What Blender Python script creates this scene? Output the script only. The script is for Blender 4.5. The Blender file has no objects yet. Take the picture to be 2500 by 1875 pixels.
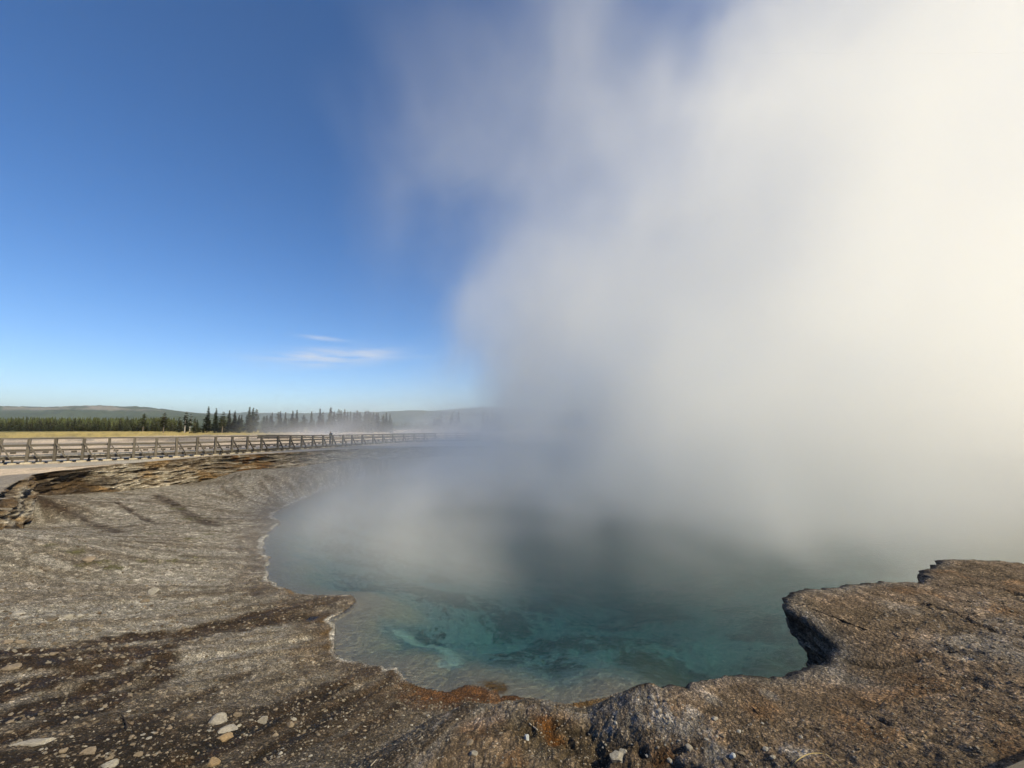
import bpy, bmesh, math, random
import numpy as np
from mathutils import Vector, Matrix

# ------------------------------------------------------------------ camera, sky, sun, exposure
scene = bpy.context.scene
EYE = 2.3                      # metres above the plain
FPX = 939.0                    # focal length in photograph pixels (2500 wide)
PITCH = math.radians(6.2)
cam_data = bpy.data.cameras.new('camera')
cam_data.sensor_width = 36.0
cam_data.lens = 36.0 * FPX / 2500.0
cam_data.clip_start = 0.05
cam_data.clip_end = 60000.0
cam = bpy.data.objects.new('camera', cam_data)
cam.location = (0, 0, EYE)
cam.rotation_euler = (math.pi / 2 + PITCH, 0, 0)
scene.collection.objects.link(cam)
scene.camera = cam

SUN_AZ = math.radians(117.0)    # clockwise from the view direction (+Y)
SUN_EL = math.radians(39.0)
world = bpy.data.worlds.new('World')
scene.world = world
world.use_nodes = True
wn, wl = world.node_tree.nodes, world.node_tree.links
wn.clear()
w_out = wn.new('ShaderNodeOutputWorld')
w_bg = wn.new('ShaderNodeBackground')
w_bg.inputs['Strength'].default_value = 0.094
w_sky = wn.new('ShaderNodeTexSky')
w_sky.sky_type = 'NISHITA'
w_sky.sun_disc = False
w_sky.sun_elevation = SUN_EL
w_sky.sun_rotation = SUN_AZ
w_sky.altitude = 2200.0
w_sky.air_density = 1.0
w_sky.dust_density = 0.2
w_sky.ozone_density = 1.6
w_hs = wn.new('ShaderNodeHueSaturation')
w_hs.inputs['Saturation'].default_value = 1.33
w_hs.inputs['Hue'].default_value = 0.506
wl.new(w_sky.outputs['Color'], w_hs.inputs['Color'])
def wmath(op, *a):
    n = wn.new('ShaderNodeMath'); n.operation = op
    for i, q in enumerate(a):
        if isinstance(q, (int, float)): n.inputs[i].default_value = q
        else: wl.new(q, n.inputs[i])
    return n.outputs[0]
w_tc = wn.new('ShaderNodeTexCoord'); w_sep = wn.new('ShaderNodeSeparateXYZ'); wl.new(w_tc.outputs['Generated'], w_sep.inputs[0])
w_az = wmath('ARCTAN2', w_sep.outputs['X'], w_sep.outputs['Y']); w_el = wmath('ARCSINE', w_sep.outputs['Z'])
w_cv = wn.new('ShaderNodeCombineXYZ'); wl.new(wmath('ADD', wmath('MULTIPLY', w_az, 9.0), wmath('MULTIPLY', w_el, -14.0)), w_cv.inputs[0]); wl.new(wmath('MULTIPLY', w_el, 70.0), w_cv.inputs[1])
w_no = wn.new('ShaderNodeTexNoise'); w_no.inputs['Scale'].default_value = 1.0; w_no.inputs['Detail'].default_value = 6; w_no.inputs['Roughness'].default_value = .55; wl.new(w_cv.outputs[0], w_no.inputs['Vector'])
def wblob(az, el, sa, se, tilt=0.0):
    # a soft patch of high cloud round one heading
    da = wmath('SUBTRACT', w_az, math.radians(az)); de = wmath('SUBTRACT', wmath('SUBTRACT', w_el, math.radians(el)), wmath('MULTIPLY', da, tilt))
    q = wmath('ADD', wmath('POWER', wmath('ABSOLUTE', wmath('DIVIDE', da, math.radians(sa))), 2.0), wmath('POWER', wmath('ABSOLUTE', wmath('DIVIDE', de, math.radians(se))), 2.0))
    return wmath('EXPONENT', wmath('MULTIPLY', q, -1.0))
w_m = wmath('ADD', wmath('ADD', wblob(-25.5, 9.2, 7.5, 1.1, .12), wmath('MULTIPLY', wblob(-26.6, 11.6, 2.2, .25, -.03), .75)), wmath('ADD', wmath('MULTIPLY', wblob(-19, 9.9, 4.5, .35, .02), .4), wmath('MULTIPLY', wblob(-120, 12, 14, 1.2, .05), .8)))
w_mr = wn.new('ShaderNodeMapRange'); w_mr.inputs['From Min'].default_value = .32; w_mr.inputs['From Max'].default_value = .72; wl.new(w_no.outputs['Fac'], w_mr.inputs['Value'])
w_f = wmath('MINIMUM', wmath('MULTIPLY', wmath('MULTIPLY', w_m, w_mr.outputs[0]), .95), .8)
w_mix = wn.new('ShaderNodeMix'); w_mix.data_type = 'RGBA'; wl.new(w_f, w_mix.inputs['Factor']); wl.new(w_hs.outputs['Color'], w_mix.inputs['A']); w_mix.inputs['B'].default_value = (5.6, 5.5, 5.6, 1)
wl.new(w_mix.outputs['Result'], w_bg.inputs['Color'])
wl.new(w_bg.outputs['Background'], w_out.inputs['Surface'])

sun_data = bpy.data.lights.new('sun', 'SUN')
sun_data.energy = 4.3
sun_data.angle = math.radians(0.5)
sun_data.color = (1.0, 0.865, 0.55)
sun = bpy.data.objects.new('sun', sun_data)
sd = Vector((math.sin(SUN_AZ) * math.cos(SUN_EL), math.cos(SUN_AZ) * math.cos(SUN_EL), math.sin(SUN_EL)))
sun.rotation_euler = sd.to_track_quat('Z', 'Y').to_euler()
sun.location = (60, 30, 60)
scene.collection.objects.link(sun)

vs = scene.view_settings
vs.view_transform = 'Standard'
vs.look = 'None'
vs.exposure = 0.74
vs.gamma = 1.0
vs.use_curve_mapping = False
cy = scene.cycles
cy.max_bounces = 14
cy.volume_bounces = 12
cy.transparent_max_bounces = 12
cy.volume_step_rate = 4.0
cy.volume_max_steps = 256
cy.use_denoising = True
cy.use_adaptive_sampling = True
cy.adaptive_threshold = 0.03
cy.caustics_reflective = False
cy.caustics_refractive = False

# ------------------------------------------------------------------ helpers
rng = np.random.default_rng(11)
random.seed(5)
ZW = -2.8                      # water level
SP, CP = math.sin(PITCH), math.cos(PITCH)

def ray(x, y):
    u = (x - 1250.0) / FPX; v = (937.5 - y) / FPX
    return np.array([u, CP - v * SP, SP + v * CP])

def on_z(x, y, z):
    """where the sight line through a point of the photograph meets height z"""
    d = ray(x, y); t = (z - EYE) / d[2]
    return (d[0] * t, d[1] * t)

def at_depth(x, y, Y):
    d = ray(x, y); t = Y / d[1]
    return Vector((d[0] * t, Y, EYE + d[2] * t))

M32 = np.uint32
def _hash(ix, iy, iz, seed):
    h = (ix.astype(np.int64).astype(M32) * M32(374761393)) ^ (iy.astype(np.int64).astype(M32) * M32(668265263)) ^ (iz.astype(np.int64).astype(M32) * M32(2147483647)) ^ M32((seed * 1274126177) & 0xFFFFFFFF)
    h = (h ^ (h >> M32(13))) * M32(1274126177)
    h = (h ^ (h >> M32(16))) * M32(2246822519)
    h = h ^ (h >> M32(15))
    return h.astype(np.float32) / np.float32(4294967295.0)

_Z0 = np.zeros(1, np.int64)
def noise2(x, y, seed=0):
    x = np.asarray(x, np.float64); y = np.asarray(y, np.float64)
    ix = np.floor(x); iy = np.floor(y)
    fx = (x - ix).astype(np.float32); fy = (y - iy).astype(np.float32)
    ux = fx * fx * fx * (fx * (fx * 6 - 15) + 10); uy = fy * fy * fy * (fy * (fy * 6 - 15) + 10)
    ix = ix.astype(np.int64); iy = iy.astype(np.int64)
    a = _hash(ix, iy, _Z0, seed); b = _hash(ix + 1, iy, _Z0, seed)
    c = _hash(ix, iy + 1, _Z0, seed); d = _hash(ix + 1, iy + 1, _Z0, seed)
    return (a + (b - a) * ux) * (1 - uy) + (c + (d - c) * ux) * uy

def fbm2(x, y, oct=4, seed=0, gain=0.5, lac=2.03):
    s = 0.0; a = 1.0; n = 0.0
    for o in range(oct):
        s = s + a * noise2(x, y, seed + o * 17); n += a; a *= gain
        x = x * lac + 13.7; y = y * lac - 7.1
    return s / n

def noise3(x, y, z, seed=0):
    ix = np.floor(x); iy = np.floor(y); iz = np.floor(z)
    fx = (x - ix).astype(np.float32); fy = (y - iy).astype(np.float32); fz = (z - iz).astype(np.float32)
    ux = fx * fx * (3 - 2 * fx); uy = fy * fy * (3 - 2 * fy); uz = fz * fz * (3 - 2 * fz)
    ix = ix.astype(np.int64); iy = iy.astype(np.int64); iz = iz.astype(np.int64)
    def L(k):
        a = _hash(ix, iy, iz + k, seed); b = _hash(ix + 1, iy, iz + k, seed)
        c = _hash(ix, iy + 1, iz + k, seed); d = _hash(ix + 1, iy + 1, iz + k, seed)
        return (a + (b - a) * ux) * (1 - uy) + (c + (d - c) * ux) * uy
    p = L(0); q = L(1)
    return p + (q - p) * uz

def fbm3(x, y, z, oct=4, seed=0, gain=0.5):
    s = 0.0; a = 1.0; n = 0.0
    for o in range(oct):
        s = s + a * noise3(x, y, z, seed + o * 31); n += a; a *= gain
        x = x * 2.07 + 5.1; y = y * 2.07 - 3.3; z = z * 2.07 + 9.7
    return s / n

def sstep(a, b, x):
    t = np.clip((x - a) / (b - a), 0, 1); return t * t * (3 - 2 * t)

def mix(a, b, t):
    return a + (b - a) * t

def mixc(c, col, t):
    """blend an (n,3) colour array towards col by t"""
    return c + (np.asarray(col, np.float32) - c) * np.asarray(t, np.float32)[:, None]

def smooth_poly(pts, step, closed=False):
    """Catmull-Rom through pts, resampled about every `step` metres"""
    P = np.array(pts, float); n = len(P); out = []
    rngk = range(n) if closed else range(n - 1)
    for i in rngk:
        p1 = P[i]; p2 = P[(i + 1) % n]
        p0 = P[(i - 1) % n] if (closed or i > 0) else 2 * p1 - p2
        p3 = P[(i + 2) % n] if (closed or i + 2 < n) else 2 * p2 - p1
        m = max(1, int(np.linalg.norm((p2 - p1)[:2]) / step))
        for k in range(m):
            t = k / m
            out.append(0.5 * ((2 * p1) + (-p0 + p2) * t + (2 * p0 - 5 * p1 + 4 * p2 - p3) * t * t + (-p0 + 3 * p1 - 3 * p2 + p3) * t ** 3))
    if not closed: out.append(P[-1])
    return np.array(out)

def dist_poly(x, y, P, closed=True):
    """distance and nearest segment of points to polyline P"""
    best = np.full(x.shape, 1e9); 
    Q = np.roll(P, -1, 0) if closed else P[1:]
    A = P if closed else P[:-1]
    for (ax, ay), (bx, by) in zip(A[:, :2], Q[:, :2]):
        dx, dy = bx - ax, by - ay; L2 = dx * dx + dy * dy + 1e-12
        t = np.clip(((x - ax) * dx + (y - ay) * dy) / L2, 0, 1)
        d = (x - ax - t * dx) ** 2 + (y - ay - t * dy) ** 2
        np.minimum(best, d, out=best)
    return np.sqrt(best)

def inside_poly(x, y, P):
    ins = np.zeros(x.shape, bool); Q = np.roll(P, -1, 0)
    for (ax, ay), (bx, by) in zip(P[:, :2], Q[:, :2]):
        if ay == by: continue
        c = ((ay > y) != (by > y)) & (x < (bx - ax) * (y - ay) / (by - ay) + ax)
        ins ^= c
    return ins

class Rbf:
    def __init__(s, pts, smooth=0.0):
        p = np.array(pts, float); s.c = p[:, :2]; n = len(p)
        K = s.k(s.c[:, None, 0] - s.c[None, :, 0], s.c[:, None, 1] - s.c[None, :, 1]) + np.eye(n) * smooth
        B = np.c_[np.ones(n), s.c]; A = np.block([[K, B], [B.T, np.zeros((3, 3))]])
        s.w = np.linalg.solve(A, np.r_[p[:, 2], 0, 0, 0])
    def k(s, dx, dy):
        r2 = dx * dx + dy * dy + 1e-9; return 0.5 * r2 * np.log(r2)
    def __call__(s, x, y):
        z = s.w[-3] + s.w[-2] * x + s.w[-1] * y
        for (cx, cy_), w in zip(s.c, s.w): z = z + w * s.k(x - cx, y - cy_)
        return z

def mesh_np(name, V, F, smooth=True):
    me = bpy.data.meshes.new(name)
    V = np.ascontiguousarray(V, np.float32); F = np.ascontiguousarray(F, np.int32)
    k = F.shape[1]
    me.vertices.add(len(V)); me.vertices.foreach_set('co', V.ravel())
    me.loops.add(F.size); me.loops.foreach_set('vertex_index', F.ravel())
    me.polygons.add(len(F)); me.polygons.foreach_set('loop_start', np.arange(0, F.size, k, dtype=np.int32))
    me.polygons.foreach_set('use_smooth', np.full(len(F), smooth))
    me.update(calc_edges=True); me.validate()
    return me

def set_col(me, C, name='Col'):
    a = me.color_attributes.new(name, 'FLOAT_COLOR', 'POINT')
    C = np.asarray(C, np.float32)
    if C.shape[1] == 3: C = np.c_[C, np.ones(len(C), np.float32)]
    a.data.foreach_set('color', C.astype(np.float32).ravel())

def link(o, parent=None):
    scene.collection.objects.link(o)
    if parent is not None: o.parent = parent
    return o

def mobj(name, me, mat=None, parent=None):
    o = bpy.data.objects.new(name, me)
    if mat is not None and not me.materials: me.materials.append(mat)
    return link(o, parent)

def empty(name, loc=(0, 0, 0), parent=None, rz=0.0):
    o = bpy.data.objects.new(name, None); o.location = loc; o.rotation_euler = (0, 0, rz)
    o.empty_display_size = 0.2
    return link(o, parent)

def tag(o, label=None, cat=None, group=None, kind=None):
    if label: o['label'] = label
    if cat: o['category'] = cat
    if group: o['group'] = group
    if kind: o['kind'] = kind
    return o

# ---- materials
def new_mat(name):
    m = bpy.data.materials.new(name); m.use_nodes = True
    nt = m.node_tree; nt.nodes.clear()
    out = nt.nodes.new('ShaderNodeOutputMaterial')
    return m, nt, nt.nodes, nt.links, out

def ramp(nd, stops):
    r = nd.new('ShaderNodeValToRGB'); e = r.color_ramp.elements
    while len(e) > 1: e.remove(e[-1])
    e[0].position = stops[0][0]; e[0].color = stops[0][1]
    for p, c in stops[1:]:
        k = e.new(p); k.color = c
    return r

def g(v, a=1.0): return (v, v, v, a)

def simple_mat(name, col, rough=0.85, var=0.35, scale=8.0, bump=0.3, stretch=(1, 1, 1), spec=0.25):
    m, nt, nd, lk, out = new_mat(name)
    b = nd.new('ShaderNodeBsdfPrincipled'); b.inputs['Roughness'].default_value = rough
    b.inputs['Specular IOR Level'].default_value = spec
    tc = nd.new('ShaderNodeTexCoord'); mp = nd.new('ShaderNodeMapping'); mp.inputs['Scale'].default_value = stretch
    oi = nd.new('ShaderNodeObjectInfo'); ad = nd.new('ShaderNodeVectorMath'); ad.operation = 'ADD'
    sc_ = nd.new('ShaderNodeVectorMath'); sc_.operation = 'SCALE'; sc_.inputs['Scale'].default_value = 37.0
    lk.new(oi.outputs['Random'], sc_.inputs[0])
    lk.new(tc.outputs['Object'], mp.inputs['Vector']); lk.new(mp.outputs['Vector'], ad.inputs[0]); lk.new(sc_.outputs['Vector'], ad.inputs[1])
    n = nd.new('ShaderNodeTexNoise'); n.inputs['Scale'].default_value = scale; n.inputs['Detail'].default_value = 6; n.inputs['Roughness'].default_value = 0.65
    lk.new(ad.outputs['Vector'], n.inputs['Vector'])
    lo = tuple(c * (1 - var) for c in col) + (1,); hi = tuple(min(1, c * (1 + var)) for c in col) + (1,)
    r = ramp(nd, [(0.3, lo), (0.72, hi)]); lk.new(n.outputs['Fac'], r.inputs['Fac'])
    hv = nd.new('ShaderNodeHueSaturation'); mr = nd.new('ShaderNodeMapRange')
    mr.inputs['To Min'].default_value = 0.8; mr.inputs['To Max'].default_value = 1.2
    lk.new(oi.outputs['Random'], mr.inputs['Value']); lk.new(mr.outputs['Result'], hv.inputs['Value'])
    lk.new(r.outputs['Color'], hv.inputs['Color']); lk.new(hv.outputs['Color'], b.inputs['Base Color'])
    if bump:
        bp = nd.new('ShaderNodeBump'); bp.inputs['Strength'].default_value = bump; bp.inputs['Distance'].default_value = 0.02
        lk.new(n.outputs['Fac'], bp.inputs['Height']); lk.new(bp.outputs['Normal'], b.inputs['Normal'])
    lk.new(b.outputs['BSDF'], out.inputs['Surface'])
    return m

def ground_material():
    """stained sinter: mesh colour (stains) broken into pebbles by two voronoi scales; alpha holds how pebbly it is"""
    m, nt, nd, lk, out = new_mat('sinter_ground')
    b = nd.new('ShaderNodeBsdfPrincipled'); b.inputs['Specular IOR Level'].default_value = 0.2
    at = nd.new('ShaderNodeVertexColor'); at.layer_name = 'Col'
    geo = nd.new('ShaderNodeNewGeometry')
    wob = nd.new('ShaderNodeTexNoise'); wob.inputs['Scale'].default_value = 14; wob.inputs['Detail'].default_value = 3
    lk.new(geo.outputs['Position'], wob.inputs['Vector'])
    sub = nd.new('ShaderNodeVectorMath'); sub.operation = 'MULTIPLY_ADD'; sub.inputs[1].default_value = (0.05, 0.05, 0.05)
    lk.new(wob.outputs['Color'], sub.inputs[0]); lk.new(geo.outputs['Position'], sub.inputs[2])
    def vor(scale, feat='F1'):
        v = nd.new('ShaderNodeTexVoronoi'); v.feature = feat; v.inputs['Scale'].default_value = scale
        lk.new(sub.outputs['Vector'], v.inputs['Vector']); return v
    def math_(op, a, b_=None, c=None):
        n = nd.new('ShaderNodeMath'); n.operation = op
        for i, q in enumerate((a, b_, c)):
            if q is None: continue
            if isinstance(q, (int, float)): n.inputs[i].default_value = q
            else: lk.new(q, n.inputs[i])
        return n.outputs[0]
    v1 = vor(22.0); v2 = vor(58.0); n3 = nd.new('ShaderNodeTexNoise'); n3.inputs['Scale'].default_value = 6; n3.inputs['Detail'].default_value = 9; n3.inputs['Roughness'].default_value = 0.75
    lk.new(geo.outputs['Position'], n3.inputs['Vector'])
    s1 = nd.new('ShaderNodeSeparateColor'); lk.new(v1.outputs['Color'], s1.inputs['Color'])
    s2 = nd.new('ShaderNodeSeparateColor'); lk.new(v2.outputs['Color'], s2.inputs['Color'])
    # per-pebble brightness
    r1 = math_('MULTIPLY_ADD', math_('POWER', s1.outputs['Red'], 1.6), 0.5, 0.74)
    r2 = math_('MULTIPLY_ADD', math_('POWER', s2.outputs['Red'], 2.2), 1.15, 0.5)
    # dark gaps between pebbles
    g1 = nd.new('ShaderNodeMapRange'); g1.inputs['From Min'].default_value = 0.42; g1.inputs['From Max'].default_value = 0.75; g1.inputs['To Min'].default_value = 1.0; g1.inputs['To Max'].default_value = 0.66
    lk.new(v1.outputs['Distance'], g1.inputs['Value'])
    g2 = nd.new('ShaderNodeMapRange'); g2.inputs['From Min'].default_value = 0.4; g2.inputs['From Max'].default_value = 0.75; g2.inputs['To Min'].default_value = 1.0; g2.inputs['To Max'].default_value = 0.45
    lk.new(v2.outputs['Distance'], g2.inputs['Value'])
    nn = nd.new('ShaderNodeMapRange'); nn.inputs['From Min'].default_value = 0.3; nn.inputs['From Max'].default_value = 0.7; nn.inputs['To Min'].default_value = 0.55; nn.inputs['To Max'].default_value = 1.4
    lk.new(n3.outputs['Fac'], nn.inputs['Value'])
    v0 = vor(6.5); s0 = nd.new('ShaderNodeSeparateColor'); lk.new(v0.outputs['Color'], s0.inputs['Color'])
    r0 = math_('MULTIPLY_ADD', math_('POWER', s0.outputs['Red'], 3.0), .9, .78)
    peb = math_('MULTIPLY', math_('MULTIPLY', math_('MULTIPLY', r1, r2), r0), math_('MULTIPLY', g1.outputs[0], g2.outputs[0]))
    f = math_('MULTIPLY', peb, nn.outputs[0])
    # alpha = pebble amount
    fm = nd.new('ShaderNodeMix'); fm.data_type = 'FLOAT'; fm.inputs['A'].default_value = 1.0
    lk.new(at.outputs['Alpha'], fm.inputs['Factor']); lk.new(f, fm.inputs['B'])
    mul = nd.new('ShaderNodeMix'); mul.data_type = 'RGBA'; mul.blend_type = 'MULTIPLY'; mul.inputs['Factor'].default_value = 1.0
    lk.new(at.outputs['Color'], mul.inputs['A']); lk.new(fm.outputs['Result'], mul.inputs['B'])
    lk.new(mul.outputs['Result'], b.inputs['Base Color'])
    wet = nd.new('ShaderNodeAttribute'); wet.attribute_name = 'wet'
    ro = nd.new('ShaderNodeMapRange'); ro.inputs['To Min'].default_value = 0.92; ro.inputs['To Max'].default_value = 0.42
    lk.new(wet.outputs['Fac'], ro.inputs['Value']); lk.new(ro.outputs[0], b.inputs['Roughness'])
    h = math_('ADD', math_('MULTIPLY', v1.outputs['Distance'], -0.025), math_('MULTIPLY', v2.outputs['Distance'], -0.012))
    h = math_('ADD', h, math_('MULTIPLY', n3.outputs['Fac'], 0.02))
    h = math_('MULTIPLY', h, at.outputs['Alpha'])
    bp = nd.new('ShaderNodeBump'); bp.inputs['Strength'].default_value = 0.9; bp.inputs['Distance'].default_value = 1.0
    lk.new(h, bp.inputs['Height']); lk.new(bp.outputs['Normal'], b.inputs['Normal'])
    lk.new(b.outputs['BSDF'], out.inputs['Surface'])
    return m

MAT_GROUND = ground_material()

# ------------------------------------------------------------------ the crater: rim, shore, heights
RIM_L = [on_z(x, y, z) for x, y, z in [
    (-40, 1240, -.1), (35, 1196, -.05), (78, 1166, 0), (92, 1160, 0), (130, 1153, 0), (190, 1145, 0), (270, 1136, 0), (350, 1128, 0), (430, 1121, 0), (520, 1114, 0),
    (590, 1111, 0), (660, 1107, 0), (740, 1103, -.02), (810, 1100, -.05), (860, 1098, -.08), (930, 1095, -.1), (1060, 1090, -.15), (1180, 1088, -.15)]]
RIM_BASE = [1300, 1290, 1262, 1212, 1213, 1210, 1203, 1196, 1186, 1174, 1152, 1146, 1140, 1130, 1124, 1118, 1110, 1108]   # picture row of the ledge's foot below each rim point
RIM_R = [(4, 58), (16, 56), (28, 48), (35, 36), (33, 23), (24, 14), (15, 9.6)] + [on_z(x, y, z) for x, y, z in [
    (2560, 1368, .0), (2480, 1366, .02), (2390, 1362, .02), (2300, 1360, .02), (2255, 1388, -.06), (2205, 1411, -.1), (2110, 1414, -.12), (2010, 1430, -.14), (1940, 1442, -.15), (1903, 1466, -.16), (1908, 1478, -.2)]]
NOTCH = [(1950, 1520, -.35), (1995, 1570, -.5), (2032, 1612, -.56), (1985, 1624, -.52), (1945, 1630, -.5)]
RIM_N = [on_z(*q) for q in NOTCH] + [on_z(x, y, z) for x, y, z in [
    (1860, 1638, -.52), (1800, 1634, -.55), (1770, 1628, -.55), (1735, 1634, -.56), (1650, 1658, -.6), (1560, 1674, -.64), (1490, 1706, -.8), (1400, 1756, -1.1),
    (1300, 1796, -1.4), (1200, 1836, -1.5), (1100, 1882, -1.5), (1000, 1960, -1.4)]]
RIM_C = [(-2.4, 2.3), (-7.0, 2.0), (-13.5, 6.0), (-18.0, 10.5)]
RIM = smooth_poly(RIM_L, .5)[:-1].tolist() + smooth_poly([RIM_L[-1]] + RIM_R, .35)[:-1].tolist() + smooth_poly([RIM_R[-1]] + RIM_N + RIM_C + [RIM_L[0]], .3)[:-1].tolist()
RIM = np.array(RIM)
# roughen the rim a little
_t = np.arange(len(RIM)); RIM = RIM + 0.12 * np.c_[noise2(_t * .7, _t * 0., 3) - .5, noise2(_t * .7, _t * 0., 4) - .5] * np.clip(np.linalg.norm(RIM, axis=1) / 10, .3, 1.6)[:, None]

SHORE_PX = [(700, 1236), (672, 1252), (661, 1262), (686, 1272), (664, 1292), (650, 1312), (643, 1335), (641, 1352), (660, 1363), (652, 1385), (653, 1405), (662, 1420), (692, 1433), (740, 1446), (800, 1452), (872, 1458),
    (858, 1478), (836, 1498), (806, 1512), (818, 1522), (814, 1560), (816, 1596), (846, 1612), (900, 1618), (936, 1622), (944, 1636), (970, 1630), (986, 1660), (1012, 1676), (1050, 1684), (1100, 1690), (1120, 1681), (1142, 1669), (1180, 1672), (1212, 1684), (1226, 1700), (1256, 1698),
    (1300, 1710), (1345, 1719), (1392, 1713), (1432, 1707), (1482, 1700), (1530, 1695)]
SHORE_L = [on_z(x, y, ZW) for x, y in SHORE_PX]
SHORE_H = [(3.0, 6.9), (3.9, 6.2), (4.9, 5.7), (5.3, 6.4), (6.0, 7.2), (8.6, 7.9), (14, 10.6), (22, 15.5), (30, 24), (32, 35), (25.5, 45.5), (14.5, 52), (3, 53)]
SHORE_F = [on_z(x, y, ZW) for x, y in [(1120, 1132), (950, 1152), (850, 1178), (770, 1206)]]
SHORE = smooth_poly(SHORE_L + SHORE_H + SHORE_F, .16, True)
_t = np.arange(len(SHORE)); _amp = np.clip(np.linalg.norm(SHORE, axis=1) / 12, .35, 1.5)[:, None]
SHORE = SHORE + _amp * (.14 * np.c_[noise2(_t * .35, _t * 0., 7) - .5, noise2(_t * .35, _t * 0., 8) - .5] + .07 * np.c_[noise2(_t * .9, _t * 0., 9) - .5, noise2(_t * .9, _t * 0., 10) - .5])

S_PX = [(200, 1300, -1.75), (400, 1290, -2.1), (540, 1290, -2.45), (0, 1400, -1.35), (200, 1420, -1.85), (400, 1420, -2.25), (560, 1400, -2.6), (0, 1600, -1.35), (200, 1580, -1.7), (420, 1540, -2.15), (650, 1500, -2.62), (740, 1480, -2.72),
    (0, 1875, -1.1), (300, 1700, -1.75), (600, 1700, -2.2), (720, 1620, -2.5), (300, 1875, -1.35), (600, 1875, -1.6), (850, 1800, -2.1), (880, 1700, -2.55), (850, 1870, -1.7), (1100, 1800, -2.25), (1100, 1740, -2.55), (1250, 1790, -2.35), (1250, 1740, -2.65), (1340, 1760, -2.6), (1250, 1860, -1.95), (1400, 1740, -2.7)]
S_PTS = [(*on_z(x, y, z), z) for x, y, z in S_PX] + [(*p, ZW) for p in SHORE_L[::2]] + [(-7, 2.4, -.9), (-2.4, 2.6, -1.4), (-13, 6.4, -.9), (0.5, 3.2, -1.7), (-18, 11, -.8), (20, 50, -1.5), (5, 55, -1.5), (33, 30, -1.5), (30, 20, -1.5), (16, 9.8, -2.2), (8, 7, -2.6), (4.6, 5.4, -2.6), (4, 5, -2.6)]
for (rx, ry), row in zip(RIM_L, RIM_BASE):
    k_ = 1 - .75 / math.hypot(rx, ry); v_ = (937.5 - row) / FPX; dd = (CP - v_ * SP)
    S_PTS.append((rx * k_, ry * k_, max(ZW + .35, EYE + (SP + v_ * CP) / dd * ry * k_)))
S_RBF = Rbf(S_PTS, .02)
P_PX = [(1905, 1466, -.16), (2300, 1360, .02), (2500, 1366, .03), (2110, 1414, -.12), (1965, 1628, -.5), (1800, 1636, -.55), (1560, 1674, -.64), (1400, 1756, -1.1), (1200, 1836, -1.5), (2100, 1600, -.42), (2050, 1540, -.32), (2300, 1500, -.14), (2200, 1750, -.38), (1800, 1780, -.6), (1600, 1780, -.75), (2450, 1650, -.15), (2480, 1860, -.1), (1500, 1870, -.95), (1900, 1870, -.5)]
P_RBF = Rbf([(*on_z(x, y, z), z) for x, y, z in P_PX] + [(0, 0, -.1), (-3, 0, 0), (3, 0, 0), (14, 3, .05), (16, 8, .05), (24, 12, .05), (-14, 3, 0), (-22, 12, 0), (0, -12, 0), (20, -8, 0), (-20, -8, 0)], .02)

FENCE_X = [-60, -26, 3, 38, 72, 106, 140, 173, 206, 237, 268.5, 299, 330, 357, 383, 408, 433, 458, 482, 504, 526, 546, 566.5]
# the boardwalk line: photograph column -> depth (m), deck height
BW = [(-160, 21.5, .47), (0, 23.2, .46), (72, 24.0, .45), (200, 25.2, .44), (330, 26.9, .42), (430, 28.6, .40), (526, 30.7, .37), (638, 34.2, .32), (735, 39.0, .22), (811, 44.0, .15), (910, 51.0, .1), (1000, 58.0, .06), (1061, 61.5, .05), (1115, 63.0, .05), (1250, 65.0, .05), (1420, 66.0, .05)]
BWx = [b[0] for b in BW]
def bw_at(x):
    Y = np.interp(x, BWx, [b[1] for b in BW]); z = np.interp(x, BWx, [b[2] for b in BW])
    # column position at about the horizon row
    d = ray(x, 1070.0); return np.array([d[0] * Y / d[1], Y, z])
BW_LINE = smooth_poly([bw_at(x) for x in np.r_[BWx]], 0.5)

def plateau(x, y):
    r = np.hypot(x, y)
    near = np.clip(P_RBF(x, y), -1.0, .3) * (1 - sstep(9, 17, r))
    far = -0.15 * sstep(35, 48, y) * (1 - sstep(70, 100, y))
    und = (fbm2(x * .05, y * .05, 3, 40) - .5) * .25 * sstep(30, 60, r) + (fbm2(x * .3, y * .3, 4, 41) - .5) * .10 * sstep(10, 20, r) * (1 - sstep(60, 90, r))
    rise = sstep(150, 900, r) * 3.0
    return near + far + und + rise

FLOW = {}
def slope_raw(x, y, sd_):
    s = np.clip(S_RBF(x, y), ZW + .004, .2)
    s = np.maximum(s, ZW + .004 + .02 * np.clip(sd_, 0, 3))
    return s

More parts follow.
